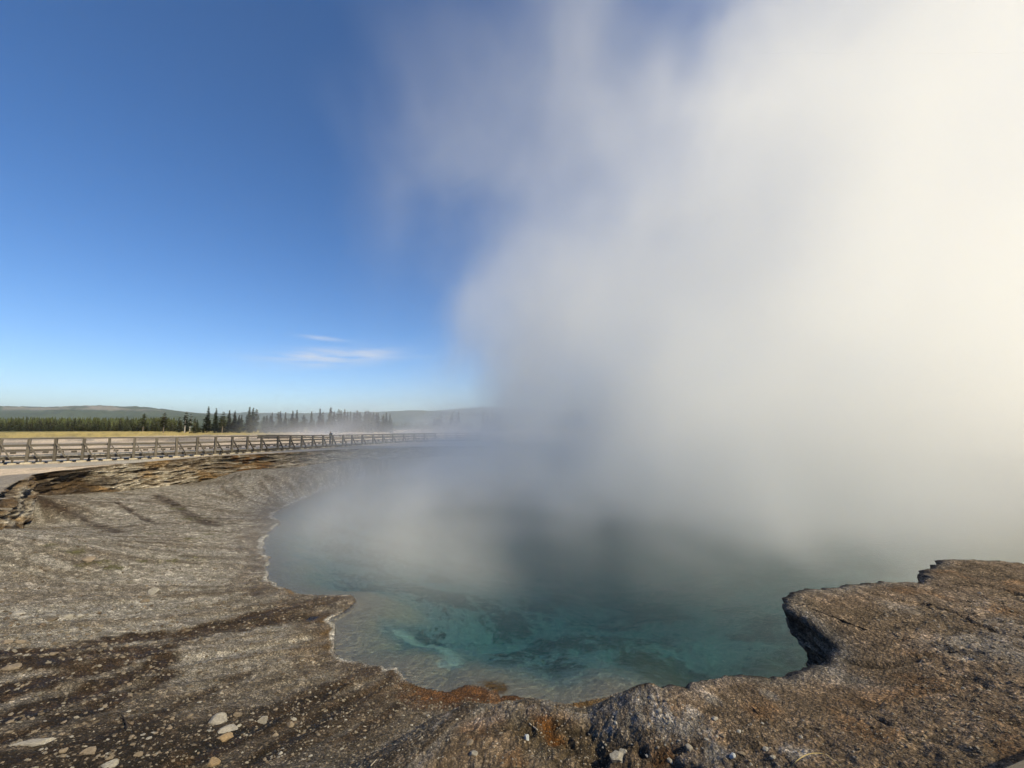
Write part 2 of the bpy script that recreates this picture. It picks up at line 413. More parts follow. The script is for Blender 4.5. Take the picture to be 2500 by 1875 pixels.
def heights(x, y, fine=True):
    """ground height, colour, pebbliness and wetness at world x, y"""
    n = len(x); r = np.hypot(x, y)
    z = plateau(x, y)
    rd = np.full(n, -99.0); sdist = np.full(n, 99.0)
    m = (r < 80) & (y > -4)
    xm, ym = x[m], y[m]
    d = dist_poly(xm, ym, RIM); ins = inside_poly(xm, ym, RIM); rd[m] = np.where(ins, d, -d)
    d2 = dist_poly(xm, ym, SHORE); ins2 = inside_poly(xm, ym, SHORE); sdist[m] = np.where(ins2, -d2, d2)
    k = rd > -1.2
    xs, ys = x[k], y[k]; sd_ = sdist[k]; rr = rd[k]
    S = slope_raw(xs, ys, sd_)
    edge = ZW + .012 + .10 * sd_                      # a low lip at the water line
    S = mix(edge, S, sstep(.05, .9, sd_))
    depth = .10 + .22 * np.clip(-sd_, 0, 99) ** 1.1
    bedn = fbm2(xs * .55, ys * .55, 4, 60); bedf = fbm2(xs * 2.2, ys * 2.2, 4, 61)
    bed = ZW - np.minimum(depth, 2.6 + .2 * np.clip(-sd_, 0, 12)) - sstep(.5, 3.5, -sd_) * ((bedn - .5) * .5 + (bedf - .5) * .12 + .25)
    bed = np.minimum(bed, ZW - .02)
    S = np.where(sd_ < 0, bed, S)
    near = np.where((xs > 1.5) & (ys < 13), 1.0, 1 - sstep(7, 13, np.hypot(xs, ys)))
    w = mix(.55, .30, near)
    off = mix(-1.35, -.06, near)                        # far rim: the drop hides behind the ledge mesh
    off = np.where(xs < -3, np.where(near > .5, -.5, off), off)
    off = np.where((near > .5) & (xs > 1.5), mix(-.06, -.80, sstep(1.5, 2.3, xs)), off)
    w = np.where((xs < -.5) & (near > .5), 1.6, w)
    w = np.where((near > .5) & (xs >= -.5), mix(1.4, w, sstep(1.2, 2.1, xs)), w)
    t = sstep(0, 1, (rr - off) / w)
    z[k] = mix(z[k], S, t)
    return z, rd, sdist

print('crater set up', len(RIM), len(SHORE))

# ------------------------------------------------------------------ downhill streaks (line integral of noise along the fall line)
GX0, GY0, GS = -34.0, 1.0, .125
gx = np.arange(GX0, 9.0, GS); gy = np.arange(GY0, 44.0, GS)
GXX, GYY = np.meshgrid(gx, gy)
_f = S_RBF(GXX.ravel(), GYY.ravel()).reshape(GXX.shape)
_f = np.clip(_f, -4, .5)
_dy, _dx = np.gradient(_f, GS)
_l = np.hypot(_dx, _dy) + 1e-6; FDX, FDY = -_dx / _l, -_dy / _l
def flow(x, y):
    i = np.clip(((x - GX0) / GS).astype(int), 0, len(gx) - 1); j = np.clip(((y - GY0) / GS).astype(int), 0, len(gy) - 1)
    return FDX[j, i], FDY[j, i]
def streaks(x, y, freq, steps, h, seed):
    s = noise2(x * freq, y * freq, seed).astype(np.float64); n = 1
    for sg in (1, -1):
        px, py = x.copy(), y.copy()
        for _ in range(steps):
            fx, fy = flow(px, py); px += sg * h * fx; py += sg * h * fy
            s += noise2(px * freq, py * freq, seed); n += 1
    s /= n
    return np.clip((s - .5) * math.sqrt(n) * 1.1 + .5, 0, 1)

def pxline(pts, z=None):
    out = []
    for q in pts:
        x, y = q[0], q[1]; zz = q[2] if len(q) > 2 else z
        out.append(on_z(x, y, zz))
    return smooth_poly(out, .15)

def on_slope(x, y):
    """where the sight line meets the crater slope"""
    d = ray(x, y); lo, hi = 1.5, 60.0
    ts = np.geomspace(1.5, 60, 700); X = d[0] * ts; Y = d[1] * ts; Z = EYE + d[2] * ts
    S = np.clip(S_RBF(X, Y), ZW, .3); k = np.argmax(Z < S)
    return (X[k], Y[k])

def slope_line(pts):
    return smooth_poly([on_slope(*q) for q in pts], .15)

CHANNELS = [  # brown run-off stains: line, half width, strength
    (slope_line([(0, 1597), (130, 1592), (300, 1562), (430, 1545), (600, 1512), (720, 1484), (820, 1468)]), .20, 1.1),
    (slope_line([(-30, 1640), (160, 1612), (300, 1590), (440, 1558), (580, 1530), (700, 1508), (790, 1508)]), .26, .9),
    (slope_line([(-30, 1700), (150, 1655), (300, 1610), (420, 1572)]), .22, 1.1),
    (slope_line([(-30, 1760), (120, 1716), (260, 1670), (400, 1610)]), .20, 1.1),
    (slope_line([(-20, 1810), (130, 1765), (280, 1705), (420, 1640)]), .14, .9),
    (slope_line([(60, 1850), (200, 1815), (330, 1775), (480, 1700), (600, 1640)]), .09, .6),
    (slope_line([(440, 1870), (560, 1815), (680, 1755), (790, 1700), (880, 1645), (930, 1628)]), .13, 1.2),
    (slope_line([(620, 1872), (700, 1820), (800, 1750), (930, 1680), (960, 1640)]), .11, 1.0),
    (slope_line([(820, 1830), (900, 1770), (980, 1720), (1010, 1690)]), .10, .6),
    (slope_line([(60, 1215), (120, 1235), (200, 1265), (300, 1300)]), .22, .7),
    (slope_line([(280, 1225), (330, 1255), (372, 1275)]), .12, .8),
    (slope_line([(380, 1210), (440, 1240), (480, 1265), (520, 1282)]), .30, .7),
    (slope_line([(640, 1440), (560, 1470), (450, 1500)]), .15, .4),
]
ORANGE = [(slope_line([(1190, 1868), (1205, 1820), (1222, 1760), (1232, 1710), (1216, 1684)]), .13), (slope_line([(1020, 1690), (1060, 1705), (1130, 1700), (1180, 1690)]), .12)]
MOSS = [on_slope(*q) + (w,) for q, w in [((355, 1303), .35), ((480, 1318), .5), ((520, 1305), .4), ((450, 1365), .5), ((155, 1345), .4), ((240, 1375), .35), ((175, 1352), .3), ((270, 1385), .25), ((390, 1365), .3), ((340, 1372), .25), ((440, 1240), .5), ((480, 1265), .6), ((560, 1298), .3)]]
ORANGE_P = [(pxline([(1170, 1880), (1196, 1850), (1208, 1815), (1216, 1780), (1225, 1740)], -1.55), .20), (pxline([(1290, 1790), (1320, 1830), (1350, 1880)], -1.35), .08), (pxline([(1560, 1875), (1600, 1850), (1640, 1840)], -.75), .08)]
CRACKS = [(pxline([(2120, 1432), (2250, 1462), (2330, 1484), (2420, 1528), (2520, 1556)], -.05), .03), (pxline([(2215, 1412), (2300, 1418), (2400, 1424), (2520, 1462)], .0), .03),
          (pxline([(2085, 1588), (2180, 1606), (2300, 1604), (2400, 1632)], -.3), .025), (pxline([(1990, 1700), (2080, 1730), (2170, 1790)], -.45), .02), (pxline([(1560, 1790), (1660, 1850), (1700, 1890)], -.68), .05)]
HOLLOWS = [on_z(x, y, z) + (w,) for x, y, z, w in [(1440, 1838, -1.0, .30), (1380, 1842, -1.2, .22), (1500, 1790, -.8, .22), (1560, 1835, -.68, .20), (2062, 1608, -.45, .10), (2120, 1646, -.4, .05), (2047, 1772, -.5, .04), (1330, 1872, -1.25, .25), (1640, 1860, -.62, .2), (1270, 1868, -1.4, .15)]]
PALE = [on_z(x, y, z) + (w,) for x, y, z, w in [(1720, 1705, -.6, .16), (1690, 1750, -.6, .20), (1600, 1730, -.65, .22), (1560, 1700, -.65, .2), (1500, 1730, -.68, .2), (1640, 1760, -.62, .2), (1940, 1852, -.5, .13), (2300, 1570, -.2, .35), (2180, 1488, -.2, .22), (2420, 1590, -.15, .35), (2060, 1650, -.45, .25), (1500, 1862, -.75, .12), (1740, 1820, -.58, .12), (1980, 1440, -.15, .12), (1890, 1690, -.5, .12), (1330, 1760, -.78, .2)]]
PALE_CH = pxline([(1100, 1640), (1098, 1590), (1075, 1556), (1020, 1545), (985, 1540)], ZW - .5)
NPLAT = on_z(1330, 1840, -1.3)

def crust(x, y):
    """fine relief of the near crust"""
    a = fbm2(x * 9, y * 9, 4, 70); b = np.abs(fbm2(x * 2.3, y * 2.3, 4, 71) - .5)
    return a, b

def finish(x, y, z, rd, sdist, face=None):
    """adds fine relief; returns z, colour(4), wet"""
    n = len(x); r = np.hypot(x, y)
    C = np.tile(np.array([.27, .25, .235], np.float32), (n, 1)); A = np.full(n, .9, np.float32); W = np.zeros(n, np.float32)
    big = fbm2(x * .35, y * .35, 4, 80); med = fbm2(x * 1.7, y * 1.7, 4, 81); fin = fbm2(x * 7, y * 7, 3, 82)
    slope_m = (rd > -.02) & (sdist > 0)
    # ---- crater slope
    k = slope_m & (x < 6) & (y < 40)
    if k.any():
        xs, ys = x[k], y[k]
        wx = xs + .12 * (fbm2(xs * 1.3, ys * 1.3, 3, 90) - .5); wy = ys + .12 * (fbm2(xs * 1.3, ys * 1.3, 3, 91) - .5)
        st1 = streaks(wx, wy, 7.0, 9, .10, 92); st2 = streaks(wx, wy, 2.2, 8, .30, 93)
        bg = big[k]; md = med[k]; sdk = sdist[k]; rk = np.hypot(xs, ys)
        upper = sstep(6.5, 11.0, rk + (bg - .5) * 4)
        c = mixc(np.tile(np.array([.185, .152, .124], np.float32), (len(xs), 1)), (.335, .305, .265), upper)
        c = mixc(c, (.38, .36, .335), sstep(.5, .75, md) * .55)
        c = mixc(c, (.20, .165, .13), sstep(.45, .75, bg) * .7 * (1 - .5 * upper))
        c = mixc(c, (.12, .082, .052), sstep(.52, .78, st2) * .75 * (1 - .45 * upper))
        c = mixc(c, (.10, .075, .052), sstep(.62, .9, st1) * .6 * sstep(.3, .5, bg))
        c = mixc(c, (.38, .36, .345), sstep(.42, .12, st1) * .45)
        lower = sstep(11.0, 5.0, rk) * sstep(-1.2, -4.6, xs)            # browner scree at the lower left
        c = mixc(c, (.125, .084, .052), lower * .85)
        c = mixc(c, (.024, .017, .012), lower * sstep(.47, .68, st2) * .9)
        c = mixc(c, (.21, .185, .155), lower * sstep(.45, .2, st2) * .6)
        ch = np.zeros(len(xs)); dz = np.zeros(len(xs)); wet = np.zeros(len(xs))
        jit = (fbm2(xs * 3, ys * 3, 3, 95) - .5)
        for P, hw, s in CHANNELS:
            d = dist_poly(wx, wy, P, False) + jit * hw * 1.8
            q = sstep(hw * 1.9, hw * .3, d) * s
            ch = np.maximum(ch, q * mix(1.0, 1.25, lower)); dz -= .035 * sstep(hw, 0, d) * min(1, s)
            wet = np.maximum(wet, sstep(hw * .9, 0, d) * .6 * s)
        c = mixc(c, (.055, .034, .020), np.clip(ch * (.85 + .5 * st1), 0, .97))
        c = mixc(c, (.03, .022, .016), np.clip(ch - .55, 0, 1) * sstep(.5, .8, st1) * 1.4)
        for P, hw in ORANGE:
            d = dist_poly(wx, wy, P, False) + jit * hw * 2.2
            q = sstep(hw * 1.9, hw * .3, d); c = mixc(c, (.15, .060, .012), q * .95); dz -= .04 * q; wet = np.maximum(wet, q * .7)
        for mx, my, mw in MOSS:
            d = np.hypot((wx - mx), (wy - my) * .8) + jit * mw * 2.4
            c = mixc(c, (.115, .11, .028), sstep(mw, mw * .2, d) * .75 * sstep(.35, .6, fin[k]))
        damp = sstep(1.5, .05, sdk + jit * 2.2) * np.where(rk < 30, 1, 0)
        c = mixc(c, (.115, .082, .055), damp * .75); wet = np.maximum(wet, damp * .45)
        # rust along the near shore
        ru = sstep(1.1, .1, sdk + jit * 1.8) * sstep(-2.8, -1.2, xs) * sstep(1.8, .8, xs)
        c = mixc(c, (.17, .072, .020), ru * .85)
        mat_ = sstep(.28, .05, sdk + jit * .5) * sstep(.48, .6, fbm2(xs * .7 + 3, ys * .7, 3, 131)) * (rk < 22)
        c = mixc(c, (.19, .11, .03), mat_ * .7)
        cr = sstep(.10, .03, sdk + (fin[k] - .5) * .10 - .012 * np.clip(rk - 8, 0, 12)) * sstep(.35, .6, fbm2(xs * 1.6, ys * 1.6, 3, 97))
        c = mixc(c, (.50, .485, .46), cr * .85)
        C[k] = c * mix(.72, 1.02, upper)[:, None]; W[k] = wet  # slope darkens towards the camera: foreground shade put into the colour
        relief = ((st1 - .5) * .030 + (st2 - .5) * .06) * mix(.3, 1.0, sstep(17, 9, rk)) + (fbm2(xs * 5, ys * 5, 4, 98) - .5) * .045 + (fbm2(xs * 18, ys * 18, 2, 99) - .5) * .018
        z[k] += (dz + relief * np.clip(rk / 8, .55, 1.4)) * sstep(.0, .5, sdk)
        A[k] = .95
    # ---- lake bed
    k = (sdist <= 0) & (rd > .0)
    if k.any():
        xs, ys = x[k], y[k]; dep = ZW - z[k]; b1 = fbm2(xs * .9, ys * .9, 4, 100); b2 = fbm2(xs * 5.0, ys * 5.0, 6, 101, .75)
        c = np.tile(np.array([.46, .385, .30], np.float32), (len(xs), 1))
        off = -sdist[k]
        c = mixc(c, (.235, .32, .33), sstep(.7, 2.2, off + (b1 - .5) * 2))
        rocks = sstep(.475, .56, b2 * .55 + b1 * .45) * sstep(1.2, 2.4, off)
        c = mixc(c, (.045, .07, .06), rocks * .9)
        pc = dist_poly(xs + (b2 - .5) * .5, ys + (b1 - .5) * .5, PALE_CH, False); c = mixc(c, (.55, .64, .58), sstep(.32, .08, pc) * .85)
        c = mixc(c, (.17, .125, .07), sstep(2.2, 3.6, xs) * sstep(6.0, 4.6, np.abs(ys - 8.5)) * sstep(5, 2.5, off) * .7)
        d = np.hypot(xs - on_z(1200, 1662, ZW)[0], ys - on_z(1200, 1662, ZW)[1]) + (b2 - .5) * .5
        c = mixc(c, (.26, .12, .015), sstep(.42, .18, d))
        C[k] = c; A[k] = .35
        z[k] += (fbm2(xs * 6, ys * 6, 3, 102) - .5) * .06 * sstep(.2, 1, off)
        z[k] = np.minimum(z[k], ZW - .012)
    # ---- crust round the crater, near
    k = (rd <= -.02) & (r < 26)
    if k.any():
        xs, ys = x[k], y[k]; a, b = crust(xs, ys); bg = big[k]; md = med[k]
        c = np.tile(np.array([.240, .172, .122], np.float32), (len(xs), 1))
        c = mixc(c, (.17, .125, .085), sstep(.42, .62, md) * .7)
        c = mixc(c, (.30, .25, .20), sstep(.5, .72, bg) * .5)
        c = mixc(c, (.34, .325, .32), sstep(.58, .74, fbm2(xs * 1.1, ys * 1.1, 5, 110)) * .35)
        c = mixc(c, (.24, .13, .06), sstep(.62, .76, fbm2(xs * 1.9, ys * 1.9, 4, 111)) * .6)
        c = mixc(c, (.06, .045, .03), sstep(.035, .0, b) * .7)
        jit = fin[k] - .5
        for px, py, w in PALE:
            d = np.hypot(xs - px, ys - py) + jit * w * 1.8
            c = mixc(c, (.38, .355, .335), sstep(w * 1.1, w * .3, d) * np.where(xs > 3.2, .35, .65))
        dz = np.zeros(len(xs))
        for P, hw in CRACKS:
            d = dist_poly(xs + .06 * jit, ys + .06 * jit, P, False) + jit * hw
            q = sstep(hw * 1.4, 0, d); dz -= .05 * q; c = mixc(c, (.05, .036, .026), q * .9)
        for px, py, w in HOLLOWS:
            d = np.hypot(xs - px, ys - py) + jit * w * 1.6
            q = sstep(w * 1.3, w * .2, d); dz -= q * min(.035, w * .25); c = mixc(c, (.055, .040, .024), q * .8)
        # mossy dark ground at the crust's lower left end
        d = np.hypot(xs - NPLAT[0], ys - NPLAT[1]) + (md - .5) * .9
        c = mixc(c, (.085, .06, .032), sstep(.75, .2, d) * .65)
        for P, hw in ORANGE_P:
            d = dist_poly(xs + .05 * jit, ys, P, False) + jit * hw * 2.0
            q = sstep(hw * 1.8, hw * .3, d); dz -= .03 * q; c = mixc(c, (.15, .060, .012), q * .9)
        # scoop by the overhang: its shade is painted into the crust colour
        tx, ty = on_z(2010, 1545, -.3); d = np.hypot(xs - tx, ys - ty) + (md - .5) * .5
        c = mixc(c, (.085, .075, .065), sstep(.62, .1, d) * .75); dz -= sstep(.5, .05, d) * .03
        grey = sstep(.35, .05, -rd[k] + (md - .5) * .3) ; c = mixc(c, (.27, .255, .245), grey * .6)
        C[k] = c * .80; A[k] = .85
        rough = (a - .5) * .040 + np.minimum(b, .06) * .25 + (fbm2(xs * 30, ys * 14, 2, 112) - .5) * .018
        z[k] += (dz + rough) * sstep(26, 12, r[k])
    # ---- the plain
    k = (rd <= -.02) & (r >= 12)
    if k.any():
        xs, ys = x[k], y[k]; rk = r[k]; bd = dist_poly(xs, ys, BW_LINE[::2], False); f1 = fbm2(xs * .06, ys * .22, 4, 120); f2 = fbm2(xs * .9, ys * .9, 4, 121)
        c = np.tile(np.array([.30, .265, .235], np.float32), (len(xs), 1))
        beyond = sstep(2.0, 5.0, bd) * ((xs * .5 - ys + 36) < 8)
        c = mixc(c, (.66, .54, .43), sstep(.40, .52, f1) * np.where(rk > 30, 1, .0))
        c = mixc(c, (.22, .17, .12), sstep(.56, .68, fbm2(xs * .05 + 9, ys * .16, 4, 122)) * .7)
        c = mixc(c, (.17, .125, .085), sstep(.45, .7, f2) * sstep(22, 2, np.abs(rk - 26)) * (bd < 6) * .8)
        strip = sstep(1.9, 1.5, np.abs(bd - 2.3 + (f2 - .5) * .8)) * (ys < 40)
        c = mixc(c, (.33, .315, .295), strip * .85)
        # meadow at the left before the pines
        me_ = sstep(118, 128, rk * np.cos(np.arctan2(xs, ys) + .75) + (f1 - .5) * 24) * sstep(-.42, -.56, np.arctan2(xs, ys) + (f1 - .5) * .05)
        c = mixc(c, (.52, .40, .14), me_)
        c = mixc(c, (.27, .22, .08), me_ * sstep(.5, .7, f2) * .6)
        fl = sstep(190, 260, rk); c = mixc(c, (.05, .065, .03), fl)
        C0 = C[k]; t = sstep(12, 20, rk); C[k] = mixc(C0, (0, 0, 0), t) + c * t[:, None]
        A[k] = mix(A[k], np.where(strip > .4, .35, .6), t); 
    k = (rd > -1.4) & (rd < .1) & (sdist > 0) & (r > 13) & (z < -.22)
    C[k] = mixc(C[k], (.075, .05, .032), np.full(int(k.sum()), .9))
    return z, np.c_[C, A], W

# ------------------------------------------------------------------ the ground, one sheet to the horizon
th = np.r_[np.radians(np.linspace(-66, 62, 1000)), np.radians(np.linspace(62, 294, 94)[1:-1])]
rr_ = [0.0, .4, .8, 1.2, 1.6]
r_ = 1.8
while r_ < 12000:
    rr_.append(r_)
    r_ *= 1.02 if r_ < 2.4 else 1.0062 if r_ < 12 else 1.008 if r_ < 32 else 1.014 if r_ < 80 else 1.12
rr_ = np.array(rr_)
TH, RR = np.meshgrid(th, rr_)
GX = (np.sin(TH) * RR).ravel(); GY = (np.cos(TH) * RR).ravel()
GZ, RD, SD = heights(GX, GY)
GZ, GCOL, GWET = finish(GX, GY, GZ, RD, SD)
nr, nt_ = TH.shape
ii = np.arange((nr - 1) * nt_); a_ = ii; b_ = (ii // nt_) * nt_ + (ii % nt_ + 1) % nt_
FQ = np.c_[a_, a_ + nt_, b_ + nt_, b_]
FQ = FQ[nt_ * 0:]
# close the very centre with the first ring by letting it collapse to a point
me = mesh_np('ground', np.c_[GX, GY, GZ], FQ)
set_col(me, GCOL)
me.attributes.new('wet', 'FLOAT', 'POINT').data.foreach_set('value', GWET.astype(np.float32))
ground = mobj('ground', me, MAT_GROUND); tag(ground, kind='structure')
print('ground', len(GX))

def ground_z(x, y):
    """height of the built ground at single points"""
    x = np.atleast_1d(np.asarray(x, float)); y = np.atleast_1d(np.asarray(y, float))
    z, rd_, sd_ = heights(x, y); z, c, w = finish(x, y, z, rd_, sd_); return z

def on_ground(px, py, tmax=60.0):
    """where the sight line first meets the ground"""
    d = ray(px, py); ts = np.geomspace(2.0, tmax, 420)
    X, Y, Z = d[0] * ts, d[1] * ts, EYE + d[2] * ts
    H = ground_z(X, Y); k = int(np.argmax(Z < H))
    return Vector((X[k], Y[k], H[k]))

# ------------------------------------------------------------------ layered sinter ledge of the rim
def to_px(X, Y, Z):
    """world points to photograph columns and rows"""
    dz = Z - EYE; f = Y * CP + dz * SP; u = -Y * SP + dz * CP
    return 1250 + FPX * X / np.maximum(f, .01), 937.5 - FPX * u / np.maximum(f, .01)

def ledge(name, line, nv, top_back, over, batter, step, jag, seed, mat, lay_f=7.0, dark=0.0, rnd=.0):
    L = smooth_poly(line, step); T = np.gradient(L, axis=0); T /= np.linalg.norm(T, axis=1)[:, None] + 1e-9
    N = np.c_[T[:, 1], -T[:, 0]]                        # towards the crater
    mid = L + N * .4
    if not inside_poly(mid[:, 0], mid[:, 1], RIM)[len(mid) // 2]: N = -N
    # ease the normals round corners so that the layers do not cross
    for _ in range(40 if seed == 260 else 6):
        N[1:-1] = (N[:-2] + 2 * N[1:-1] + N[2:]) / 4; N /= np.linalg.norm(N, axis=1)[:, None] + 1e-9
    s = np.r_[0, np.cumsum(np.hypot(*np.diff(L, axis=0).T))]
    zt = plateau(L[:, 0], L[:, 1]) - rnd
    foot = L + N * .55
    zb = np.minimum(np.clip(S_RBF(foot[:, 0], foot[:, 1]), ZW - .4, .1) - .3, zt - .45)
    pxl, _ = to_px(L[:, 0], L[:, 1], zt)
    alc = sstep(85, 110, pxl) * sstep(255, 215, pxl) * (1 if seed == 200 else 0)     # mask for the recessed alcove at the left and its painted shade
    nt2 = 9; rows = []; cols = []; lipn = .10 * jag / .2 * (fbm2(s * 1.8, s * 0 + 3, 4, seed) - .5) + (.16 * (fbm2(s * 5.5, s * 0 + 8, 4, seed + 30, .65) - .5) if seed == 260 else 0)
    for j in range(nt2):                                # top, from behind forward
        q = j / nt2; off = -top_back * (1 - q) + lipn * q
        x = L[:, 0] + N[:, 0] * off; y = L[:, 1] + N[:, 1] * off
        z = plateau(x, y); z, c, w = finish(x, y, z, np.full(len(x), -.03 - top_back * (1 - q)), np.full(len(x), 99.0))
        rows.append(np.c_[x, y, z - rnd * q ** 2.5 + .012 - .05 * (1 - q) ** 4]); cols.append(c)
    for j in range(nv + 1):                             # face, layer on layer
        q = j / nv; z = zt + (zb - zt) * q
        hz = z + .12 * (fbm2(s * .25, s * 0, 3, seed + 1) - .5)
        hw = hz + .20 * (fbm2(s * .9, s * 0 + 5, 4, seed + 21) - .5)
        li = np.floor(hw * lay_f * 1.25); lj = np.floor(hw * lay_f * 3.1)      # beds of sinter, each with its own overhang
        lay = noise2(li * 7.31 + .5, s * 1.2 + li * 3.7, seed + 2) * .55 + noise2(lj * 5.17 + .5, s * 2.8 + lj * 2.9, seed + 3) * .45
        blk = fbm2(s * 2.2, hz * 4, 5, seed + 4); lump = fbm2(s * .8, hz * 1.4 + 9, 3, seed + 14)
        cav = sstep(.54, .70, fbm2(s * .35, hz * 1.6 + 4, 3, seed + 7))
        und = over * np.sin(min(1, q * 1.15) * math.pi)
        off = lipn * (1 - q) + jag * ((lay - .5) * 1.5 + (blk - .5) * 1.3 + (lump - .5) * 1.2) * sstep(0, .12, q) + q * batter - und - cav * jag * 1.8 - alc * .40 * sstep(.08, .3, q) * sstep(1.1, .7, q)
        x = L[:, 0] + N[:, 0] * off; y = L[:, 1] + N[:, 1] * off
        rows.append(np.c_[x, y, z + .05 * (blk - .5) * sstep(0, .1, q)])
        n = len(L); S_ = s; Z = hz
        c = np.tile(np.array([.38, .32, .25], np.float32), (n, 1))
        c = mixc(c, (.46, .42, .365), sstep(.52, .64, lay) * .85)
        gapk = sstep(.30, .0, np.minimum(hw * lay_f * 1.25 - li, 1 - (hw * lay_f * 1.25 - li)))
        c = mixc(c, (.055, .036, .024), np.clip(sstep(.48, .36, lay) * .75 + gapk * .5, 0, .9))
        c = mixc(c, (.13, .08, .042), (1 - (sstep(260, 380, pxl) * .5 if seed == 200 else 0)) * sstep(.45, .62, fbm2(S_ * .45, Z * 2.2, 4, seed + 9)) * .8)
        pal = sstep(260, 380, pxl) * .55 if seed == 200 else np.zeros(n)  # sunlit right part of the ledge: its light is kept in paler colour
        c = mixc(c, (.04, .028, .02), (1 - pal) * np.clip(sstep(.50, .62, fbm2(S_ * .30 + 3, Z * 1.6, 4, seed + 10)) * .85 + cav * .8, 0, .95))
        c = mixc(c, (.27, .16, .06), sstep(.6, .75, fbm2(S_ * .5 + 30, Z * 1.2, 3, seed + 11)) * .5)
        c = mixc(c, (.035, .024, .017), alc * .85 * (.6 + .4 * sstep(.3, .6, blk)))  # shade under the alcove roof, painted on the face
        c = mixc(c, (.085, .075, .065), np.full(n, dark))  # shade of the overhanging face mixed into its colour
        if seed == 200: 
            ru = sstep(545, 575, pxl) * sstep(680, 640, pxl); c = mixc(c, (.16, .075, .022), ru * sstep(.4, .6, blk) * .9)
        cols.append(np.c_[c, np.full(n, .8, np.float32)])
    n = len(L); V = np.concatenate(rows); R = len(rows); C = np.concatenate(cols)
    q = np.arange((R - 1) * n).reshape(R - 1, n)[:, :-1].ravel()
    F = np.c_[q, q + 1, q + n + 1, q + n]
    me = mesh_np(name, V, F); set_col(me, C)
    me.attributes.new('wet', 'FLOAT', 'POINT')
    o = mobj(name, me, mat); tag(o, kind='structure'); return o

ledge('ledge', [RIM_C[2], RIM_C[3]] + RIM_L + RIM_R[:6], 60, 1.75, .06, .30, .085, .20, 200, MAT_GROUND)
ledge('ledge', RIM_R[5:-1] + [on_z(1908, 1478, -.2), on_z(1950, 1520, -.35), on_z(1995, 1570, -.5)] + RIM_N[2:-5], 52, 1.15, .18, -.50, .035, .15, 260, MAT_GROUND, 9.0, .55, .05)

# ------------------------------------------------------------------ the hot pool
def water_material():
    m, nt, nd, lk, out = new_mat('hot_water')
    tr = nd.new('ShaderNodeBsdfTransparent'); gl = nd.new('ShaderNodeBsdfGlossy'); gl.inputs['Roughness'].default_value = .06
    fr = nd.new('ShaderNodeFresnel'); fr.inputs['IOR'].default_value = 1.33
    mx = nd.new('ShaderNodeMixShader')
    geo = nd.new('ShaderNodeNewGeometry'); mp = nd.new('ShaderNodeMapping'); mp.inputs['Scale'].default_value = (3.0, 9.0, 3.0); mp.inputs['Rotation'].default_value = (0, 0, .35)
    lk.new(geo.outputs['Position'], mp.inputs['Vector'])
    n1 = nd.new('ShaderNodeTexNoise'); n1.inputs['Scale'].default_value = 1.6; n1.inputs['Detail'].default_value = 5; n1.inputs['Roughness'].default_value = .6
    lk.new(mp.outputs['Vector'], n1.inputs['Vector'])
    bp = nd.new('ShaderNodeBump'); bp.inputs['Strength'].default_value = .5; bp.inputs['Distance'].default_value = .04
    lk.new(n1.outputs['Fac'], bp.inputs['Height']); lk.new(bp.outputs['Normal'], gl.inputs['Normal']); lk.new(bp.outputs['Normal'], fr.inputs['Normal'])
    lk.new(fr.outputs['Fac'], mx.inputs['Fac']); lk.new(tr.outputs['BSDF'], mx.inputs[1]); lk.new(gl.outputs['BSDF'], mx.inputs[2])
    lk.new(mx.outputs['Shader'], out.inputs['Surface'])
    ab = nd.new('ShaderNodeVolumeAbsorption'); ab.inputs['Color'].default_value = (.22, .86, .84, 1); ab.inputs['Density'].default_value = .42
    sc = nd.new('ShaderNodeVolumeScatter'); sc.inputs['Color'].default_value = (.22, .72, .86, 1); sc.inputs['Density'].default_value = .07
    av = nd.new('ShaderNodeAddShader'); lk.new(ab.outputs['Volume'], av.inputs[0]); lk.new(sc.outputs['Volume'], av.inputs[1])
    lk.new(av.outputs['Shader'], out.inputs['Volume'])
    return m
WP = smooth_poly(RIM[::6].tolist(), .8, True); cx_, cy_ = 6.0, 28.0
bm = bmesh.new()
top = [bm.verts.new((x, y, ZW)) for x, y in WP]; bot = [bm.verts.new((x, y, -12.0)) for x, y in WP]
bm.faces.new(top); bm.faces.new(bot[::-1])
for i in range(len(top)):
    j = (i + 1) % len(top); bm.faces.new((top[i], bot[i], bot[j], top[j]))
bmesh.ops.recalc_face_normals(bm, faces=bm.faces)
me = bpy.data.meshes.new('water'); bm.to_mesh(me); bm.free()
tag(mobj('water', me, water_material()), kind='structure')

# ------------------------------------------------------------------ boxes and beams
def beam_mesh(name, w, h, l, bevel=.006, wob=0.0, seed=0):
    """unit beam along +X from 0 to l, centred in Y and Z, edges bevelled"""
    bm = bmesh.new(); bmesh.ops.create_cube(bm, size=1.0)
    for v in bm.verts: v.co = Vector(((v.co.x + .5) * l, v.co.y * w, v.co.z * h))
    if bevel: bmesh.ops.bevel(bm, geom=bm.edges[:], offset=bevel, segments=1, affect='EDGES')
    rr = random.Random(seed)
    if wob:
        for v in bm.verts: v.co += Vector((rr.uniform(-wob, wob), rr.uniform(-wob, wob), rr.uniform(-wob, wob)))
    me = bpy.data.meshes.new(name); bm.to_mesh(me); bm.free(); return me

def place_beam(name, me, a, b, parent, length=1.0, roll_up=Vector((0, 0, 1))):
    """put a beam mesh of given length between two points"""
    o = bpy.data.objects.new(name, me); a = Vector(a); b = Vector(b); x = (b - a); L = x.length; x.normalize()
    y = roll_up.cross(x)
    if y.length < 1e-4: y = Vector((0, 1, 0))
    y.normalize(); z = x.cross(y)
    m = Matrix((x, y, z)).transposed().to_4x4(); m.translation = a
    o.matrix_world = m @ Matrix.Diagonal((L / length, 1, 1, 1))
    link(o); o.parent = parent
    return o

